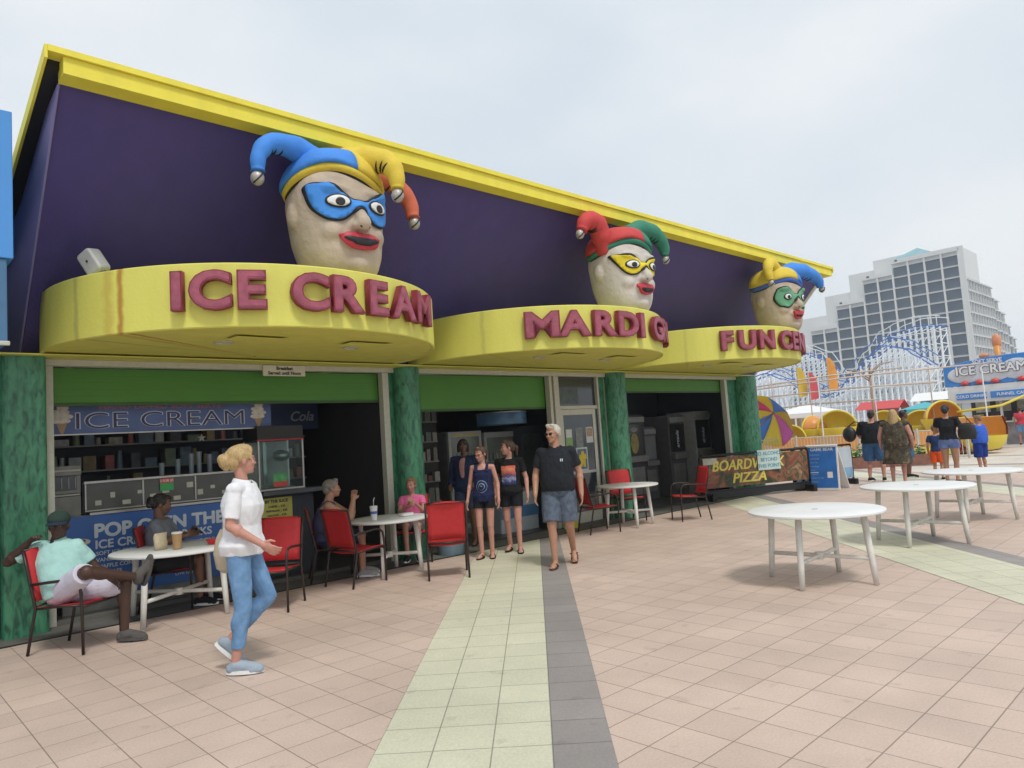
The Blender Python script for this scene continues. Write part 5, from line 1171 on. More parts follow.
person('girl in a bright pink top seated behind the small table with the cup',6.06,8.64,-.62,-.78,1.55,
  sit(pel=(0,.10,.56),hiL=(.085,.09,.56),hiR=(-.085,.09,.56),knL=(.10,-.34,.60),knR=(-.10,-.34,.60),anL=(.09,-.30,.13),anR=(-.09,-.32,.13),toL=(.11,-.45,.08),toR=(-.11,-.47,.08),nek=(0,.12,1.07),head=(0,.09,1.215),face=(-.25,-.95,-.12),shL=(.16,.10,1.0),shR=(-.16,.10,1.0),elL=(.20,-.08,.80),wrL=(.06,-.24,.95),elR=(-.20,-.08,.80),wrR=(-.05,-.24,.90)),
  'child','rosy',arm=.85,leg=.85,hair='light',hairstyle='pony',top=cloth('pink_top',(.75,.16,.34),.08),sleeve=.5,hem=0,topfit=.022,neckcut=.95,bottom=cloth('grey_shorts',(.12,.12,.12)),botlen=.6,botfit=.02,shoes=blk,voxel=.0075)
# --- the group in the background, seen from behind (facing +X)
def far(label,x,y,h,J=None,**k):
    k.setdefault('voxel',.012); return person(label,x,y,k.pop('fx',.95),k.pop('fy',.1),h,J or stand(),face=False,group=None,**k)
far('heavy person in black top and blue denim shorts, seen from behind left of the group',19.1,6.95,1.80,stand(shL=(.25,0,1.40),shR=(-.25,0,1.40),elL=(.33,-.05,1.14),wrL=(.25,-.22,1.05),elR=(-.33,0,1.12),wrR=(-.33,-.1,.90),hiL=(.12,0,.9),hiR=(-.12,0,.9),knL=(.15,-.02,.5),knR=(-.15,-.02,.5),anL=(.16,.03,.09),anR=(-.16,.03,.09)),
  build='heavy',skin='rosy',arm=1.5,leg=1.5,hair='black',hairstyle='short',top=blk,sleeve=.9,hem=-.02,topfit=.02,bottom=cloth('jeans_shorts',(.05,.13,.28),.2),botlen=.98,botfit=.03,shoes=blk)
def camo_mat():
    m,t,b=nt('camo_cloth'); L=t.links; tc=N(t,'ShaderNodeTexCoord'); n=N(t,'ShaderNodeTexNoise'); n.inputs['Scale'].default_value=9; n.inputs['Detail'].default_value=2; L.new(tc.outputs['Object'],n.inputs['Vector'])
    cr=N(t,'ShaderNodeValToRGB'); cr.color_ramp.interpolation='CONSTANT'; e=cr.color_ramp.elements; e[0].position=0; e[0].color=(.03,.022,.016,1); e[1].position=.62; e[1].color=(.16,.12,.075,1)
    for p,c in ((.42,(.075,.055,.033,1)),(.52,(.045,.045,.028,1))): k=e.new(p); k.color=c
    L.new(n.outputs['Fac'],cr.inputs[0]); L.new(cr.outputs[0],b.inputs['Base Color']); b.inputs['Roughness'].default_value=.85; return m
camo=camo_mat()
far('blonde woman in a brown camouflage dress seen from behind',17.95,6.05,1.78,stand(shL=(.23,0,1.40),shR=(-.23,0,1.40),elL=(.32,0,1.14),elR=(-.32,0,1.14),wrL=(.33,-.05,.92),wrR=(-.33,-.08,.92),hiL=(.11,0,.9),hiR=(-.11,0,.9),knL=(.12,-.02,.5),knR=(-.12,-.02,.5),anL=(.12,.03,.09),anR=(-.12,.03,.09)),
  build='heavy',skin='rosy',arm=1.3,leg=1.25,hair='blonde',hairstyle='long',top=camo,sleeve=.12,hem=-.12,topfit=.02,bottom=camo,botlen=.62,botfit=.03,skirt=True,shoes=blk,shoe='sandal')
far('man in black t-shirt and blue shorts partly behind the blonde woman in camouflage',20.2,6.55,1.76,stand(elL=(.30,-.05,1.15),elR=(-.27,-.05,1.13)),fx=.5,fy=-.8,build='belly',skin='brown',hair='black',top=blk,sleeve=.6,hem=-.04,topfit=.02,bottom=cloth('blue_shorts_a',(.05,.13,.28),.2),botlen=.95,botfit=.03,shoes=blk)
far('small child in dark blue top and bright orange shorts seen from behind',19.35,5.62,1.30,stand(head=(0,0,1.66)),build='child',skin='tan',hair='light',top=cloth('blue_tee_a',(.02,.045,.13),.2),sleeve=.6,hem=-.02,topfit=.02,bottom=cloth('orange_shorts',(.75,.10,.02),.08),botlen=.82,botfit=.035,shoes=blk,headscale=1.15)
far('dark-haired woman in black top and light denim shorts carrying a black handbag',18.3,5.05,1.80,stand(elL=(.25,-.08,1.15),wrL=(.15,-.28,1.20),elR=(-.28,.02,1.14),wrR=(-.22,-.18,1.1)),build='woman',skin='tan',leg=1.1,hair='black',hairstyle='bun',top=blk,sleeve=.55,hem=.06,topfit=.02,bottom=cloth('light_denim',(.14,.20,.42),.2),botlen=.30,botfit=.022,shoes=blk)
far('boy in bright blue t-shirt and royal blue shorts at the right end of the group',21.0,5.10,1.50,stand(elL=(.27,-.02,1.15),wrL=(.05,-.22,1.12),elR=(-.27,.02,1.14),wrR=(-.10,-.2,1.1),face=(.3,-.9,-.2)),fx=.4,fy=.9,build='belly',skin='tan',hair='light',top=cloth('bright_blue_tee',(.04,.12,.55),.1),sleeve=.65,hem=-.05,topfit=.025,bottom=cloth('royal_shorts',(.012,.035,.22),.1),botlen=.98,botfit=.04,shoes=blk)
t=empty('handbag',(18.12,4.62,0),0,'black handbag hanging from the shoulder of the dark-haired woman in denim shorts','bag')
MB().loft([((0,0,1.0),(.05,0,0),(0,.16,0)),((0,0,1.12),(.08,0,0),(0,.19,0)),((0,0,1.30),(.06,0,0),(0,.16,0)),((0,0,1.36),(.02,0,0),(0,.12,0))],16).build('bag_body',M['black'],t,smooth=True)
MB().tube([(0,-.1,1.34),(.02,.02,1.52),(.12,.22,1.50),(.05,.13,1.34)],.012,6).build('bag_strap',M['black'],t,smooth=True)
t=empty('shoulder_bag_dark',(18.95,7.42,0),0,'round black bag on the left side of the heavy person in denim shorts','bag')
MB().ell((0,.05,1.22),(.12,.17,.2)).build('bag_body',M['black'],t,smooth=True); MB().tube([(0,.12,1.38),(.0,-.1,1.54),(.1,-.2,1.5)],.014,6).build('bag_strap',M['black'],t,smooth=True)
# ================================================================ AMUSEMENTS AND HOTEL BEYOND
# ---- hotel
HX,HY=214.0,51.8
wall_m=mat('hotel_white',(.68,.69,.69),.8,var=.05,scale=.05); pane_m=mat('hotel_window',(.075,.112,.155),.25,var=.3,scale=.12); slab_m=mat('hotel_slab',(.58,.60,.61),.8,var=.06,scale=.1)
Hh=empty('hotel_tower',(HX,HY,0),0,'tall white stepped hotel with grid of dark windows far behind the roller coaster','building')
cw,fh=4.08,2.98
tops=[13,13,13,13,11,11,8,8,5,5,2,2]     # window rows counted above the fifth storey for each column, near corner first
base=0
def hblk(name,x0,x1,y0,y1,z0,z1,m): return MB().box(x0,x1,y0,y1,z0,z1).build(name,m,Hh)
win0=None
cols=len(tops)
ztop0=41.6
steps=[(0,4,42.8),(4,6,39.8),(6,8,33.8),(8,10,27.6),(10,12,21.4)]
for a,b,zt_ in steps:
    hblk('facade_wall',.25,16,a*cw,b*cw,0,zt_+1.2,slab_m)
    for c_ in range(a,b):
        z=zt_-.2
        while z-2.45>6:
            me=win0.data if win0 else None
            if win0 is None:
                win0=MB().box(.12,.245,0,cw-.42,-2.45,0).build('window',pane_m,Hh); o=win0
            else: o=bpy.data.objects.new('window',me); COL.objects.link(o); o.parent=Hh
            o.location=(0,c_*cw+.21,z); z-=fh
    k=0; z=zt_
    while z>3: 
        hblk('balcony_slab',-.35,.249,a*cw+.02,b*cw-.02,z-.16,z,wall_m); z-=fh
for c_ in range(cols+1): 
    zt_=[s[2] for s in steps if s[0]<=min(c_,11)<s[1]][0]; hblk('fin_wall',-.40,.247,c_*cw-.22,c_*cw+.22,0,zt_+.9,wall_m)
# parapets and blank stepped masses behind
for a,b,zt_ in steps: hblk('parapet',-.45,16.2,a*cw+.0,b*cw+.17,zt_+.92,zt_+2.1,wall_m)
hblk('stair_block',5.0,15.1,2.6*cw,5.6*cw,30,46.8,wall_m); hblk('stair_block',5.4,15.5,5.5*cw,7.4*cw,28,44.2,wall_m); hblk('stair_block',5.8,15.7,7.3*cw,9.3*cw,20,39.2,wall_m); hblk('stair_block',5.6,15.3,9.2*cw,14*cw,18,33.5,wall_m)
for y_,z_ in ((3.6,44.2),(5.5,41.2),(7.5,35.2)): hblk('vent',-.48,-.455,y_*cw,y_*cw+.7,z_,z_+.5,M['glass_d'])
# glass pyramid roof
px_,py_=7,2.7*cw
MB().add([(px_-6,py_-5,44.95),(px_+6,py_-5,44.95),(px_+6,py_+6,44.95),(px_-6,py_+6,44.95),(px_,py_+.5,48.3)],[(0,3,2,1),(0,1,4),(1,2,4),(2,3,4),(3,0,4)]).build('glass_roof',mat('teal_glass',(.16,.38,.42),.2,var=.2,scale=.3),Hh)
# side wing, stepping down along the ocean side (one sheet of windows counted as stuff)
wm=MB(); fm=MB()
sx=[(.3,27,36.2),(27,33,32.8),(33,39,29.5),(39,44,26.0),(44,49,22.5)]
for x0,x1,zt_ in sx:
    hblk('wing_wall',x0,x1,-.5,8.3,0,zt_+.6,slab_m)
    n=max(1,int((x1-x0)/2.6)); w_=(x1-x0)/n
    for i in range(n):
        z=zt_-.1
        fm.box(x0+i*w_-.12,x0+i*w_+.12,-.95,-.505,0,zt_+.3)
        while z>6: wm.box(x0+i*w_+.35,x0+(i+1)*w_-.35,-.56,-.51,z-2.2,z-.35); z-=fh
    z=zt_
    while z>5: fm.box(x0,x1+.1,-1.0,-.504,z-.12,z+.1); z-=fh
o=wm.build('wing_window',pane_m,Hh); o['kind']='stuff'
o=fm.build('wing_grid',wall_m,Hh); o['kind']='stuff'
hblk('wing_wall',-.2,.28,-1.2,-.18,0,44.9,wall_m)
hblk('parapet',.29,16,-.49,-.21,36.9,44.9,wall_m)
# ---- roller coaster
steelw=mat('coaster_white',(.72,.76,.80),.5,var=.05,scale=1); trk=mat('coaster_blue',(.05,.16,.50),.4,var=.1,scale=1)
RC=empty('roller_coaster',(70,20.0,0),0,'white lattice roller coaster with blue track in front of the hotel','roller coaster')
import bisect
ky=[0,.9,2.2,3.6,5.2,6.8,8.4,9.6,11.5,13.5,15.5,17.5,19.5,23,27]; kz=[9.6,9.8,9.9,9.6,9.0,7.2,5.4,5.4,8.0,8.9,8.3,7.2,6.0,5.0,4.4]
def hz_(y,ks=kz):
    y=max(0,min(26.99,y)); i=bisect.bisect_right(ky,y)-1; q=(y-ky[i])/(ky[i+1]-ky[i]); q=q*q*(3-2*q); return ks[i]*(1-q)+ks[i+1]*q
kz2=[5.8,6.6,7.6,8.0,7.2,5.6,4.2,3.8,4.6,6.0,6.8,6.4,5.0,4.0,3.4]
nb_=52
for i in range(nb_):
    y=.2+26.6*i/(nb_-1); mb=MB()
    for x,h in ((0,hz_(y,kz2)),(2.0,hz_(y,kz2)),(4.5,hz_(y)),(6.4,hz_(y))):
        mb.cyl((x+(-.5 if x in(0,4.5) else .5),y,0),(x,y,h),.09,.08,6)
    for k in range(8):
        z=.9+1.2*k
        if z<hz_(y): mb.cyl((4.2,y,z),(6.7,y,z),.05,.05,5); mb.cyl((4.2,y,z),(6.7,y,min(z+1.2,hz_(y))),.035,.035,4)
        if z<hz_(y,kz2): mb.cyl((-.3,y,z),(2.3,y,z),.05,.05,5); mb.cyl((-.3,y,z),(2.3,y,min(z+1.2,hz_(y,kz2))),.035,.035,4)
    mb.build('support_bent',steelw,RC)
def ys(n=60): return [26.8*k/n for k in range(n+1)]
for x,ks in ((4.5,kz),(6.4,kz),(0,kz2),(2.0,kz2)):
    MB().tube([(x,y,hz_(y,ks)+.08) for y in ys()],.06,6).build('track_rail',trk,RC,smooth=True)
    MB().tube([(x+(-.4 if x in(0,4.5) else .4),y,hz_(y,ks)+.95) for y in ys()],.045,5).build('hand_rail',steelw if x>3 else trk,RC)
for x,ks,zz in [(4.2,kz,z) for z in (1.4,2.6,3.8,5.0,6.2)]+[(-.3,kz2,z) for z in (1.5,2.9,4.3)]:
    run=[y for y in ys(54) if hz_(y,ks)>zz]
    if len(run)>2: MB().tube([(x,y,zz) for y in run],.05,5).build('ledger',steelw,RC)
for i in range(0,nb_-1,1):
    y0=.2+26.6*i/(nb_-1); y1=.2+26.6*(i+1)/(nb_-1); z0=rnd.uniform(.4,1.5); 
    mb=MB().cyl((4.2,y0,z0),(4.2,y1,min(z0+3.2,hz_(y1))),.04,.04,4)
    mb.cyl((4.2,y1,min(z0+3.2,hz_(y1))),(4.2,y0,min(z0+5.6,hz_(y0))),.04,.04,4) if hz_(y0)>z0+3.3 else None
    mb.build('cross_brace',steelw,RC)
# handrail posts with blue flags / train of cars
tr=MB()
for k in range(40):
    y=.3+26.3*k/39
    MB().box(4.05,4.12,y-.03,y+.03,hz_(y),hz_(y)+.97).build('rail_post',steelw,RC)
# ---- low ride: platform, tub cars, fence
def at(px_,py_,X):   # a spot X metres along the shop front, seen under the given angle (degrees left of +X) at height z
    return (X,X*math.tan(R(px_)),py_)
ry=mat('ride_yellow',(.70,.56,.06),.4,var=.1,scale=2); ro=mat('ride_orange',(.66,.28,.06),.4,var=.1,scale=2); rp=mat('ride_plate',(.42,.26,.16),.6,var=.2,scale=3); rr_=mat('ride_red',(.55,.05,.05),.4)
PF=empty('spinning_ride_platform',(33.5,13.2,0),0,'round brown ride platform with orange and yellow skirt behind the picket fence','ride')
def plat(r0,r1,z0,z1,m,name): MB().lathe([(r0,z0),(r0,z1),(r1,z1),(r1,z0+.02)],(0,0,0),48).build(name,m,PF,auto=True)
plat(5.6,.1,.55,.75,rp,'deck'); plat(5.68,5.6,.05,.54,ro,'skirt'); 
for k in range(24): a=R(15*k); MB().obox((5.72*math.cos(a),5.72*math.sin(a),.32),(-math.sin(a),math.cos(a),0),(0,0,1),(math.cos(a),math.sin(a),0),.28,.2,.02).build('skirt_panel',ry if k%2 else rr_,PF)
def tub(x,y,ang,m1,m2,lab,sc=1,z=.75):
    t=empty('ride_car',(x,y,z),R(ang),lab,'ride car','tub cars of the spinning ride'); t.scale=(sc,sc,sc)
    # clamshell hood: quarter dome open to the front (-Y)
    vs=[];fs=[];K=20;J=10
    for i in range(K+1):
        a=PI*i/K
        for j in range(J+1):
            b=PI*.55*j/J
            vs.append((1.05*math.cos(a)*math.cos(b*.0)*math.sin(PI/2-b*.0)*(1 if 1 else 1)*math.cos(b)*1.0,(.95*math.sin(b)-.1),.55+1.0*math.sin(a)*math.cos(b)))
    for i in range(K):
        for j in range(J): p=i*(J+1)+j; fs.append((p,p+J+1,p+J+2,p+1))
    o=MB().add(vs,fs).build('hood',m1,t,smooth=True); s=o.modifiers.new('t','SOLIDIFY'); s.thickness=.06
    MB().tube([(1.05*math.cos(PI*k/16),-.1,.55+1.0*math.sin(PI*k/16)) for k in range(17)],.06,8).build('hood_rim',m2,t,smooth=True)
    MB().lathe([(.9,.0),(1.12,.5),(1.12,.60),(1.0,.60),(.85,.06),(.1,.05)],(0,.0,0),28).build('tub_body',m2,t,auto=True)
    MB().lathe([(.55,.35),(.75,.40),(.80,.62),(.95,.64)],(0,.05,0),20,a0=0,a1=180).build('seat',rr_,t,smooth=True)
    MB().cyl((0,-.3,.1),(0,-.3,.62),.05).build('post',M['steel'],t); MB().lathe([(.02,.62),(.22,.62),(.22,.66),(.02,.67)],(0,-.3,0),20).build('hand_wheel',M['steel'],t,auto=True)
    return t
tub(31,12.7,-60,ry,ry,'big yellow hooded ride car left of centre with its hood towards the viewer',.74,.85)
tub(31,13.7,160,ro,ry,'small orange ride car left of the big yellow one',.58,.95)
tub(30,14.3,-80,ry,ry,'low flat yellow ride car at the left end of the platform',.62,.55)
tub(33.0,9.2,-40,ro,ry,'big orange hooded ride car behind the woman in denim shorts',.74,.95)
tub(34,10.35,-70,ry,ry,'yellow ride car left of the big orange one',.66,.75)
tub(35.5,12.35,-80,ry,ry,'farthest yellow ride car seen over the shoulders of the group',.66,.85)
t=empty('ride_canopy_car',(31,7.42,0.05),R(-75),'orange and yellow tilted ride tub near the right end, behind the boy in blue','ride car','tub cars of the spinning ride')
o=MB().lathe([(.1,.1),(.5,.12),(.72,.35),(.78,.62),(.73,.62),(.65,.35),(.45,.2)],(0,0,0),32).build('tub_body',ry,t,auto=True); o2=MB().lathe([(.79,.62),(.81,.95),(.70,1.32),(.65,1.30),(.75,.95),(.73,.62)],(0,0,0),32,a0=0,a1=230).build('hood',ro,t,auto=True)
MB().tube([(.83*math.cos(R(a)),.83*math.sin(R(a)),.85) for a in range(0,231,10)],.03,6).build('hood_band',rr_,t,smooth=True)
# picket fence round the ride
FN=empty('picket_fence',(25.0,13.6,0),0,'low pale picket fence in front of the spinning ride','fence')
fp=[(0,0),(1.2,-1.3),(2.2,-3.2),(2.7,-5.0),(3.2,-6.4)]
wf2=mat('picket_pale',(.50,.48,.42),.6,var=.2,scale=3)
for (x0,y0),(x1,y1) in zip(fp,fp[1:]):
    Ls=math.hypot(x1-x0,y1-y0); mb=MB(); n=int(Ls/.11)
    for k in range(n):
        q=(k+.5)/n; mb.cyl((x0+(x1-x0)*q,y0+(y1-y0)*q,.08),(x0+(x1-x0)*q,y0+(y1-y0)*q,1.05),.012,.012,5)
    for z in (.12,1.03): mb.cyl((x0,y0,z),(x1,y1,z),.022,.022,6)
    mb.build('fence_panel',wf2,FN)
    MB().cyl((x1,y1,0),(x1,y1,1.12),.04,.04,8).build('fence_post',wf2,FN)
# orange / yellow low wall of lights behind pickets
SK2=empty('ride_base_panels',(26.4,14.2,0),math.atan2(-6.2,3.4),'orange and yellow striped panels low around the ride behind the fence','ride panel')
for k in range(9):
    MB().box(.78*k,.78*k+.76,.0,.06,.42,.98).build('orange_panel',ro if k%3 else mat('ride_tan',(.5,.3,.15),.5),SK2); MB().box(.78*k,.78*k+.76,-.01,.05,.08,.40).build('yellow_panel',ry if k%4 else mat('ride_lime',(.45,.5,.10),.5),SK2)
# thin poles and horizontal light arms over the ride
AR=empty('ride_light_frame',(31,13,0),0,'thin poles and long pale arms standing over the spinning ride','frame')
pale=mat('arm_pale',(.52,.44,.38),.5,var=.2,scale=2)
for k,(x,y,h) in enumerate(((-2.5,1.2,3.6),(-1.2,-.2,3.4),(.2,.8,3.8),(1.0,-1.6,3.4),(2.2,-3.4,3.6),(2.6,-5.2,3.3),(-3.0,2.4,3.2))): MB().cyl((x,y,0),(x,y,h),.030,.024,8).build('pole',steelw if k%2 else pale,AR)
for a,b in (((-3.4,2.6,3.05),(2.8,-5.2,3.5)),((-2.6,1.4,2.75),(2.4,-3.6,2.9)),((-1,3.2,3.3),(2.8,-2.2,3.7)),((-3,2,2.2),(1.0,-1.6,2.35))): MB().tube([a,((a[0]+b[0])/2,(a[1]+b[1])/2,(a[2]+b[2])/2+.08),b],.032,8).build('arm',pale,AR,smooth=True)
MB().tube([(2.4,-4.2,1.6),(3.2,-5.6,1.75),(4.2,-7.2,2.5),(5.2,-8.6,3.6)],.05,8).build('yellow_arm',ry,AR,smooth=True)
# lamp mast / small tree-like pole behind group
t=empty('lamp_mast',(33.5,12.05,0),0,'brown branching mast rising behind the group beside the coaster','mast')
MB().tube([(0,0,0),(0,0,3.9)],[.07,.045],8).build('trunk',mat('mast_brown',(.36,.24,.17),.7),t,smooth=True)
for k in range(6): a=R(60*k+20); MB().tube([(0,0,3.1+.1*k),(.5*math.cos(a),.5*math.sin(a),3.5+.1*k),(1.1*math.cos(a),1.1*math.sin(a),3.65+.08*k)],[.03,.02,.012],6).build('branch',bpy.data.materials['mast_brown'],t,smooth=True)
# multicoloured umbrella leaning by the last column
U=empty('beach_umbrella',(25.2,12.95,0),R(20),'large leaning multicoloured umbrella just right of the last marbled column','umbrella')
cols_=[(.06,.20,.62),(.66,.52,.04),(.60,.06,.20),(.66,.52,.04),(.06,.20,.62),(.45,.30,.04),(.5,.10,.35),(.66,.52,.04)]
Mt=Matrix.Translation((0,0,1.75))@Matrix.Rotation(R(62),4,V((.45,.75,0)))
for k in range(8):
    vs=[];fs=[]
    for i in range(5):
        a=R(45*k+45*i/4)
        for j in range(6): q=j/5; vs.append(Mt@V((1.15*q*math.cos(a)*(1-.04*math.sin(PI*i/4)),1.15*q*math.sin(a)*(1-.04*math.sin(PI*i/4)),.6*(1-q**1.7))))
    for i in range(4):
        for j in range(5): p=i*6+j; fs.append((p,p+6,p+7,p+1))
    o=MB().add(vs,fs).build('canopy_panel',mat('umbrella_cloth',cols_[k],.7,var=.05),U,smooth=True); s=o.modifiers.new('t','SOLIDIFY'); s.thickness=.01
MB().tube([Mt@V((0,0,.62)),Mt@V((0,0,-1.2)),(.9,-.2,0)],.03,8).build('pole',M['steel'],U,smooth=True)
# small white tent and teal awnings
def tent(x,y,w,d,z,h,m,lab):
    t=empty('canopy_tent',(x,y,0),R(10),lab,'tent')
    for sx_ in (-1,1):
        for sy_ in (-1,1): MB().cyl((sx_*w/2,sy_*d/2,0),(sx_*w/2,sy_*d/2,z),.04,.04,6).build('leg',steelw,t)
    MB().add([(-w/2,-d/2,z),(w/2,-d/2,z),(w/2,d/2,z),(-w/2,d/2,z),(0,0,z+h),(-w/2,-d/2,z-.25),(w/2,-d/2,z-.25),(w/2,d/2,z-.25),(-w/2,d/2,z-.25)],[(0,1,4),(1,2,4),(2,3,4),(3,0,4),(0,5,6,1),(1,6,7,2),(2,7,8,3),(3,8,5,0)]).build('roof_cloth',m,t)
tent(40,18.0,2.6,3.6,2.1,.5,M['white'],'white canopy tent beyond the ride at the left')
tent(42,12.5,2.0,2.2,1.9,.35,mat('teal_cloth',(.08,.40,.45),.6),'teal canopy tent behind the big orange ride car')
for x,y,h,c,lab in ((46,19.1,5.6,(.70,.30,.05),'tall orange and yellow feather flag before the coaster'),(46,21.1,5.2,(.66,.45,.05),'shorter yellow feather flag left of the tall orange one'),(46,20.4,4.8,(.6,.08,.1),'red feather flag between the two yellow ones')):
    t=empty('feather_flag',(x,y,0),R(-55),lab,'flag')
    MB().cyl((0,0,0),(0,0,h),.035,.02,6).build('pole',M['steel'],t); w_=.55
    MB().prism([(0,0,h*.62),(w_,0,h*.64),(w_*1.05,0,h*.80),(w_*.85,0,h*.93),(w_*.4,0,h*1.0),(0,0,h)],(0,1,0),-.008,.008).build('flag_cloth',mat('flag_cloth',c,.7,var=.25,scale=1.5),t)
# ---- ice cream stand at right
ST=empty('ice_cream_stand',(38,6.6,0),R(0),'white and blue ICE CREAM food stand with striped signs at the right edge','food stand')
wb=mat('stand_white',(.60,.62,.64),.6,var=.06,scale=1); bs=mat('sign_blue',(.04,.22,.62),.4,var=.15,scale=1); dk=mat('stand_dark',(.06,.06,.065),.6,var=.4,scale=2)
def st(name,x0,x1,y0,y1,z0,z1,m,bev=0): return MB().box(x0,x1,y0,y1,z0,z1).build(name,m,ST,bevel=bev)
st('back_wall',2.4,2.5,-7,3.4,0,3.0,dk); st('roof',-.3,2.6,-7,3.6,2.55,2.75,wb); st('counter_top',-.1,.5,-7,3.3,1.0,1.06,wb); st('counter_front',.0,.1,-7,3.3,0,.99,mat('stand_front',(.20,.20,.22),.6,var=.6,scale=2.5))
for y in (-6.9,-3.6,-.3,1.6,3.2): st('post',-.02,.08,y,y+.09,0,2.55,wb)
vl=st('valance',-.36,-.30,-7,3.6,1.98,2.56,wb)
for y0,y1,s in ((2.05,3.25,'COLD DRINKS'),(.15,1.9,'FUNNEL CAKES')):
    st('sign_strip',-.40,-.365,y0,y1,2.13,2.42,bs); text('lettering',s,.185,M['white'],ST,face_mtx((-.403,(y0+y1)/2,2.27),(-1,0)),.004,.003)
rnd=random.Random(11)
for i in range(16):
    y=-3.4+.42*i; h=rnd.uniform(.15,.5); c=rnd.choice([(.4,.1,.08),(.5,.45,.35),(.1,.2,.35),(.35,.3,.1),(.55,.55,.5)])
    o=MB().cyl((.2,y,1.062),(.2,y,1.062+h),.11,.09,10).build('goods_jar',mat('goods',c,.5,var=.3,scale=9),ST,auto=True)
    if i%2: st('menu_board',2.36,2.39,y-.3,y+.3,1.5,2.2,mat('stand_menu',c,.5,var=.5,scale=7))
SG=empty('ice_cream_sign',(37.9,8.2,2.78),0,'big blue sign reading ICE CREAM on the roof of the food stand','sign')
MB().prism([(0,-3.2,0),(0,2.15,0),(0,2.15,.95),(0,1.3,1.10),(0,.3,1.22),(0,-.7,1.25),(0,-3.2,1.25)],(1,0,0),0,.18).build('sign_panel',bs,SG,bevel=.03)
for cy,cz,ry_,rz_ in ((1.25,.50,.75,.38),(.25,.55,.85,.46),(-.75,.58,.65,.46)): MB().ell((-.02,cy,cz),(.03,ry_,rz_)).build('white_cloud_shape',mat('sign_white',(.55,.60,.66),.5,var=.15,scale=2),SG,smooth=True)
for b,m,dxx in ((.045,mat('letter_navy',(.03,.05,.2),.5),0),(.018,M['white'],-.02)):
    text('lettering','ICE CREAM',.56,m,SG,face_mtx((-.06+dxx,.25,.66),(-1,0)),.01,b*.8,xs=1.0)
text('lettering','SOFT SERVE',.22,M['white'],SG,face_mtx((-.07,.35,1.04),(-1,0)),.005,.006)
for k,y in enumerate((1.3,.7,-.9,-1.5,.1)):
    MB().lathe([(.02,0),(.14,.01),(.17,.08),(.13,.16),(.02,.20)],(-.12,y,.02),14).build('red_fruit_shape',rr_,SG,smooth=True)
for y in (1.5,-.6,-2.0): MB().cyl((.1,y,-.25),(.1,y,.2),.05).build('sign_prop',steelw,SG)
t=empty('orange_cone_ornament',(38.6,8.25,3.9),0,'tall orange ornament standing above the ICE CREAM sign','ornament')
MB().tube([(0,0,-1.1),(0,0,.6)],[.06,.15],10).build('stem',ro,t,smooth=True); MB().ell((0,0,.8),(.15,.20,.36)).build('swirl',mat('ornament_orange',(.62,.25,.12),.5),t,smooth=True); MB().ell((0,.55,.2),(.12,.22,.13)).build('arm_shape',bpy.data.materials['ornament_orange'],t,smooth=True); MB().cyl((0,.05,.1),(0,.5,.18),.05).build('arm_shape',bpy.data.materials['ornament_orange'],t)
# small far people and shrubs
far('distant person in a red top at the counter of the ice cream stand',36.9,7.35,1.66,build='woman',skin='tan',hair='brown',top=cloth('red_tee_far',(.5,.05,.08),.1),sleeve=.5,hem=-.03,topfit=.02,bottom=denim,botlen=.8,botfit=.03,shoes=blk,voxel=.02)
far('distant child in a pink top beside the stand at the right edge',36.5,6.35,1.3,build='child',skin='tan',hair='light',top=cloth('pink_tee_far',(.5,.10,.25),.1),sleeve=.5,hem=-.03,topfit=.02,bottom=blk,botlen=.8,botfit=.03,shoes=blk,voxel=.02)
# planting bed beside the group
t=empty('planting_bed',(24.6,9.0,0),R(-55),'low brick planting bed with green plants between the fence and the group','plant')
MB().rbox(-1.6,1.6,-.5,.5,0,.35,r=.05,axis='z').build('brick_edge',mat('brick_red',(.22,.10,.07),.8,var=.3,scale=8),t)
mb=MB(); rnd=random.Random(2)
for i in range(900):
    c=V((rnd.uniform(-1.5,1.5),rnd.uniform(-.45,.45),.35+abs(rnd.gauss(0,.16)))); a=rnd.uniform(0,6.28); s=rnd.uniform(.03,.07)
    u=V((math.cos(a),math.sin(a),rnd.uniform(-.5,.5)))*s; v_=V((-math.sin(a),math.cos(a),rnd.uniform(.2,1)))*s*.6
    mb.add([c-u,c+v_,c+u,c-v_],[(0,1,2,3)])
mb.build('foliage',mat('plant_green',(.06,.13,.03),.7,var=.4,scale=5),t)

# small clutter of the amusement area: game booths, bins and stools in the gaps
for k,(x,y,w,h,c,lab) in enumerate(((47,16.6,2.4,2.1,(.55,.10,.10),'red striped ticket booth below the coaster'),(48,13.8,2.2,2.4,(.10,.25,.55),'blue ticket booth below the coaster'),(46,23.0,3.0,2.0,(.6,.45,.1),'yellow ticket booth at the left below the coaster'))):
    t=empty('ticket_booth',(x,y,0),R(-90),lab,'booth')
    MB().box(-w/2,w/2,0,1.4,0,.95).build('counter',mat('booth_front',c,.6,var=.3,scale=3),t); MB().box(-w/2,w/2,1.3,1.4,.95,h).build('back_panel',mat('booth_back',tuple(q*.5+.15 for q in c),.6,var=.5,scale=3),t)
    for sx_ in (-1,1): MB().box(sx_*w/2-.04,sx_*w/2+.04,0,.08,.952,h).build('post',steelw,t)
    mb=MB(); n=8
    MB().add([(-w/2-.1,-.4,h),(w/2+.1,-.4,h),(w/2+.1,.7,h+.5),(-w/2-.1,.7,h+.5),(-w/2-.1,1.5,h),(w/2+.1,1.5,h)],[(0,1,2,3),(3,2,5,4)]).build('roof_cloth',M['white'] if k%2 else rr_,t)
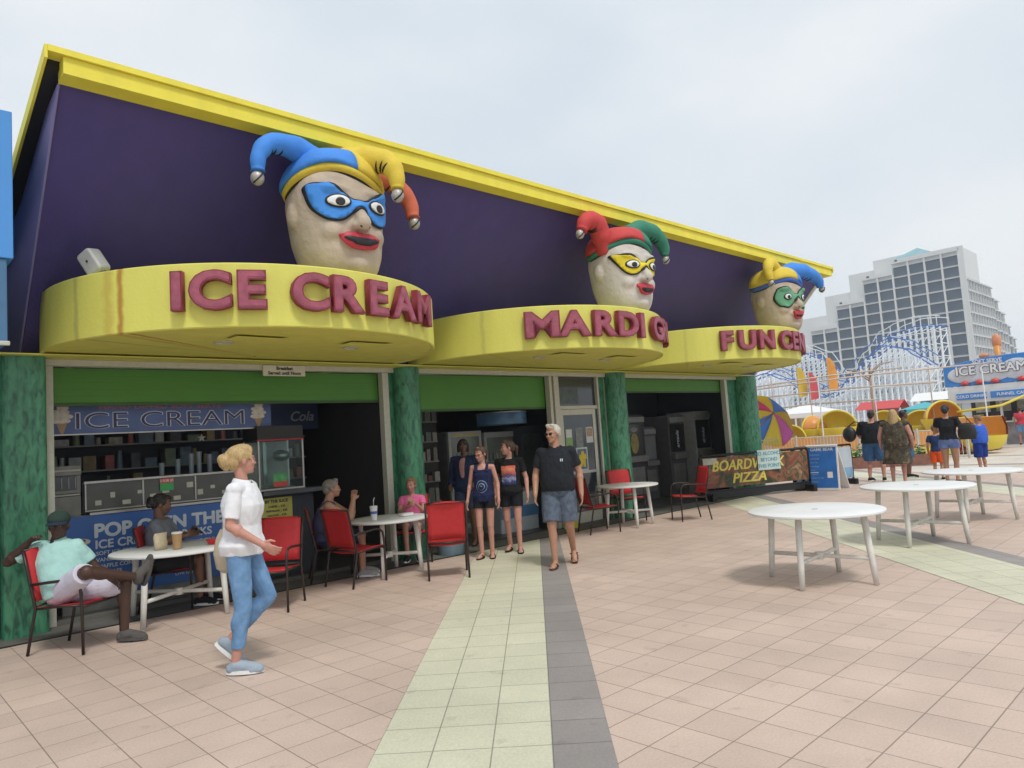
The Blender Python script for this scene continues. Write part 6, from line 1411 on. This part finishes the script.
# ================================================================ CAMERA, LIGHT, RENDER
cam=bpy.data.cameras.new('camera'); co=bpy.data.objects.new('camera',cam); COL.objects.link(co); S.camera=co
cam.sensor_width=36; cam.lens=714.1/1024*36; cam.clip_end=3000; cam.clip_start=.05
f_,pi_,ro_,ya_=714.1,8.00748670e-02,6.68997786e-02,8.10335008e-01
Rr=Matrix(((math.cos(ro_),-math.sin(ro_),0),(math.sin(ro_),math.cos(ro_),0),(0,0,1)))
up_=Rr@V((0,math.cos(pi_),-math.sin(pi_))); hf=Rr@V((0,-math.sin(pi_),-math.cos(pi_)))
# level-forward needs to be perpendicular to up
hf=Rr@V((0,-math.sin(pi_),-math.cos(pi_))); rt=Rr@V((1,0,0))
dx=math.sin(ya_)*rt+math.cos(ya_)*hf; dy=-math.cos(ya_)*rt+math.sin(ya_)*hf
W=Matrix((dx,dy,up_))          # camera axes -> world
co.matrix_world=Matrix.Translation((0,0,1.62))@W.to_4x4()
w=bpy.data.worlds.new('World'); S.world=w; w.use_nodes=True; t=w.node_tree; L=t.links; bg=t.nodes['Background']
SUN_EL,SUN_AZ=R(58),R(250)
sky=t.nodes.new('ShaderNodeTexSky'); sky.sky_type='NISHITA'; sky.sun_disc=False; sky.sun_elevation=SUN_EL; sky.sun_rotation=R(90)-SUN_AZ; sky.dust_density=3
tc=t.nodes.new('ShaderNodeTexCoord'); mp=t.nodes.new('ShaderNodeMapping'); mp.inputs['Scale'].default_value=(1,1,2.2); L.new(tc.outputs['Generated'],mp.inputs[0])
n=t.nodes.new('ShaderNodeTexNoise'); n.inputs['Scale'].default_value=2.3; n.inputs['Detail'].default_value=5; n.inputs['Roughness'].default_value=.5; L.new(mp.outputs[0],n.inputs['Vector'])
cr=t.nodes.new('ShaderNodeValToRGB'); L.new(n.outputs['Fac'],cr.inputs[0]); e=cr.color_ramp.elements
e[0].position=.3; e[0].color=(6.3,7.0,7.65,1); e[1].position=.7; e[1].color=(8.1,8.35,8.55,1)
mx=t.nodes.new('ShaderNodeMix'); mx.data_type='RGBA'; mx.inputs[0].default_value=.94; L.new(sky.outputs[0],mx.inputs[6]); L.new(cr.outputs[0],mx.inputs[7])
L.new(mx.outputs[2],bg.inputs[0]); bg.inputs[1].default_value=.1
sl=bpy.data.lights.new('sun','SUN'); sl.energy=1.7; sl.angle=R(11); sl.color=(1,.96,.9); so=bpy.data.objects.new('sun',sl); COL.objects.link(so)
d=V((math.cos(SUN_AZ)*math.cos(SUN_EL),math.sin(SUN_AZ)*math.cos(SUN_EL),math.sin(SUN_EL))); so.rotation_euler=d.to_track_quat('Z','Y').to_euler(); so.location=d*60
S.view_settings.view_transform='Standard'; S.view_settings.look='None'; S.view_settings.gamma=1; S.view_settings.exposure=.23
S.render.resolution_x=1024; S.render.resolution_y=768; S.render.engine='CYCLES'
S.cycles.max_bounces=6
hz=MB().box(-20,330,-60,230,-1.2,56).build('haze',None); hz['kind']='stuff'
m=bpy.data.materials.new('haze_air'); m.use_nodes=True; t=m.node_tree; t.nodes.clear(); o=t.nodes.new('ShaderNodeOutputMaterial'); v=t.nodes.new('ShaderNodeVolumePrincipled'); v.inputs['Color'].default_value=(.9,.94,1,1); v.inputs['Density'].default_value=.0008
t.links.new(v.outputs[0],o.inputs['Volume']); hz.data.materials.clear(); hz.data.materials.append(m)
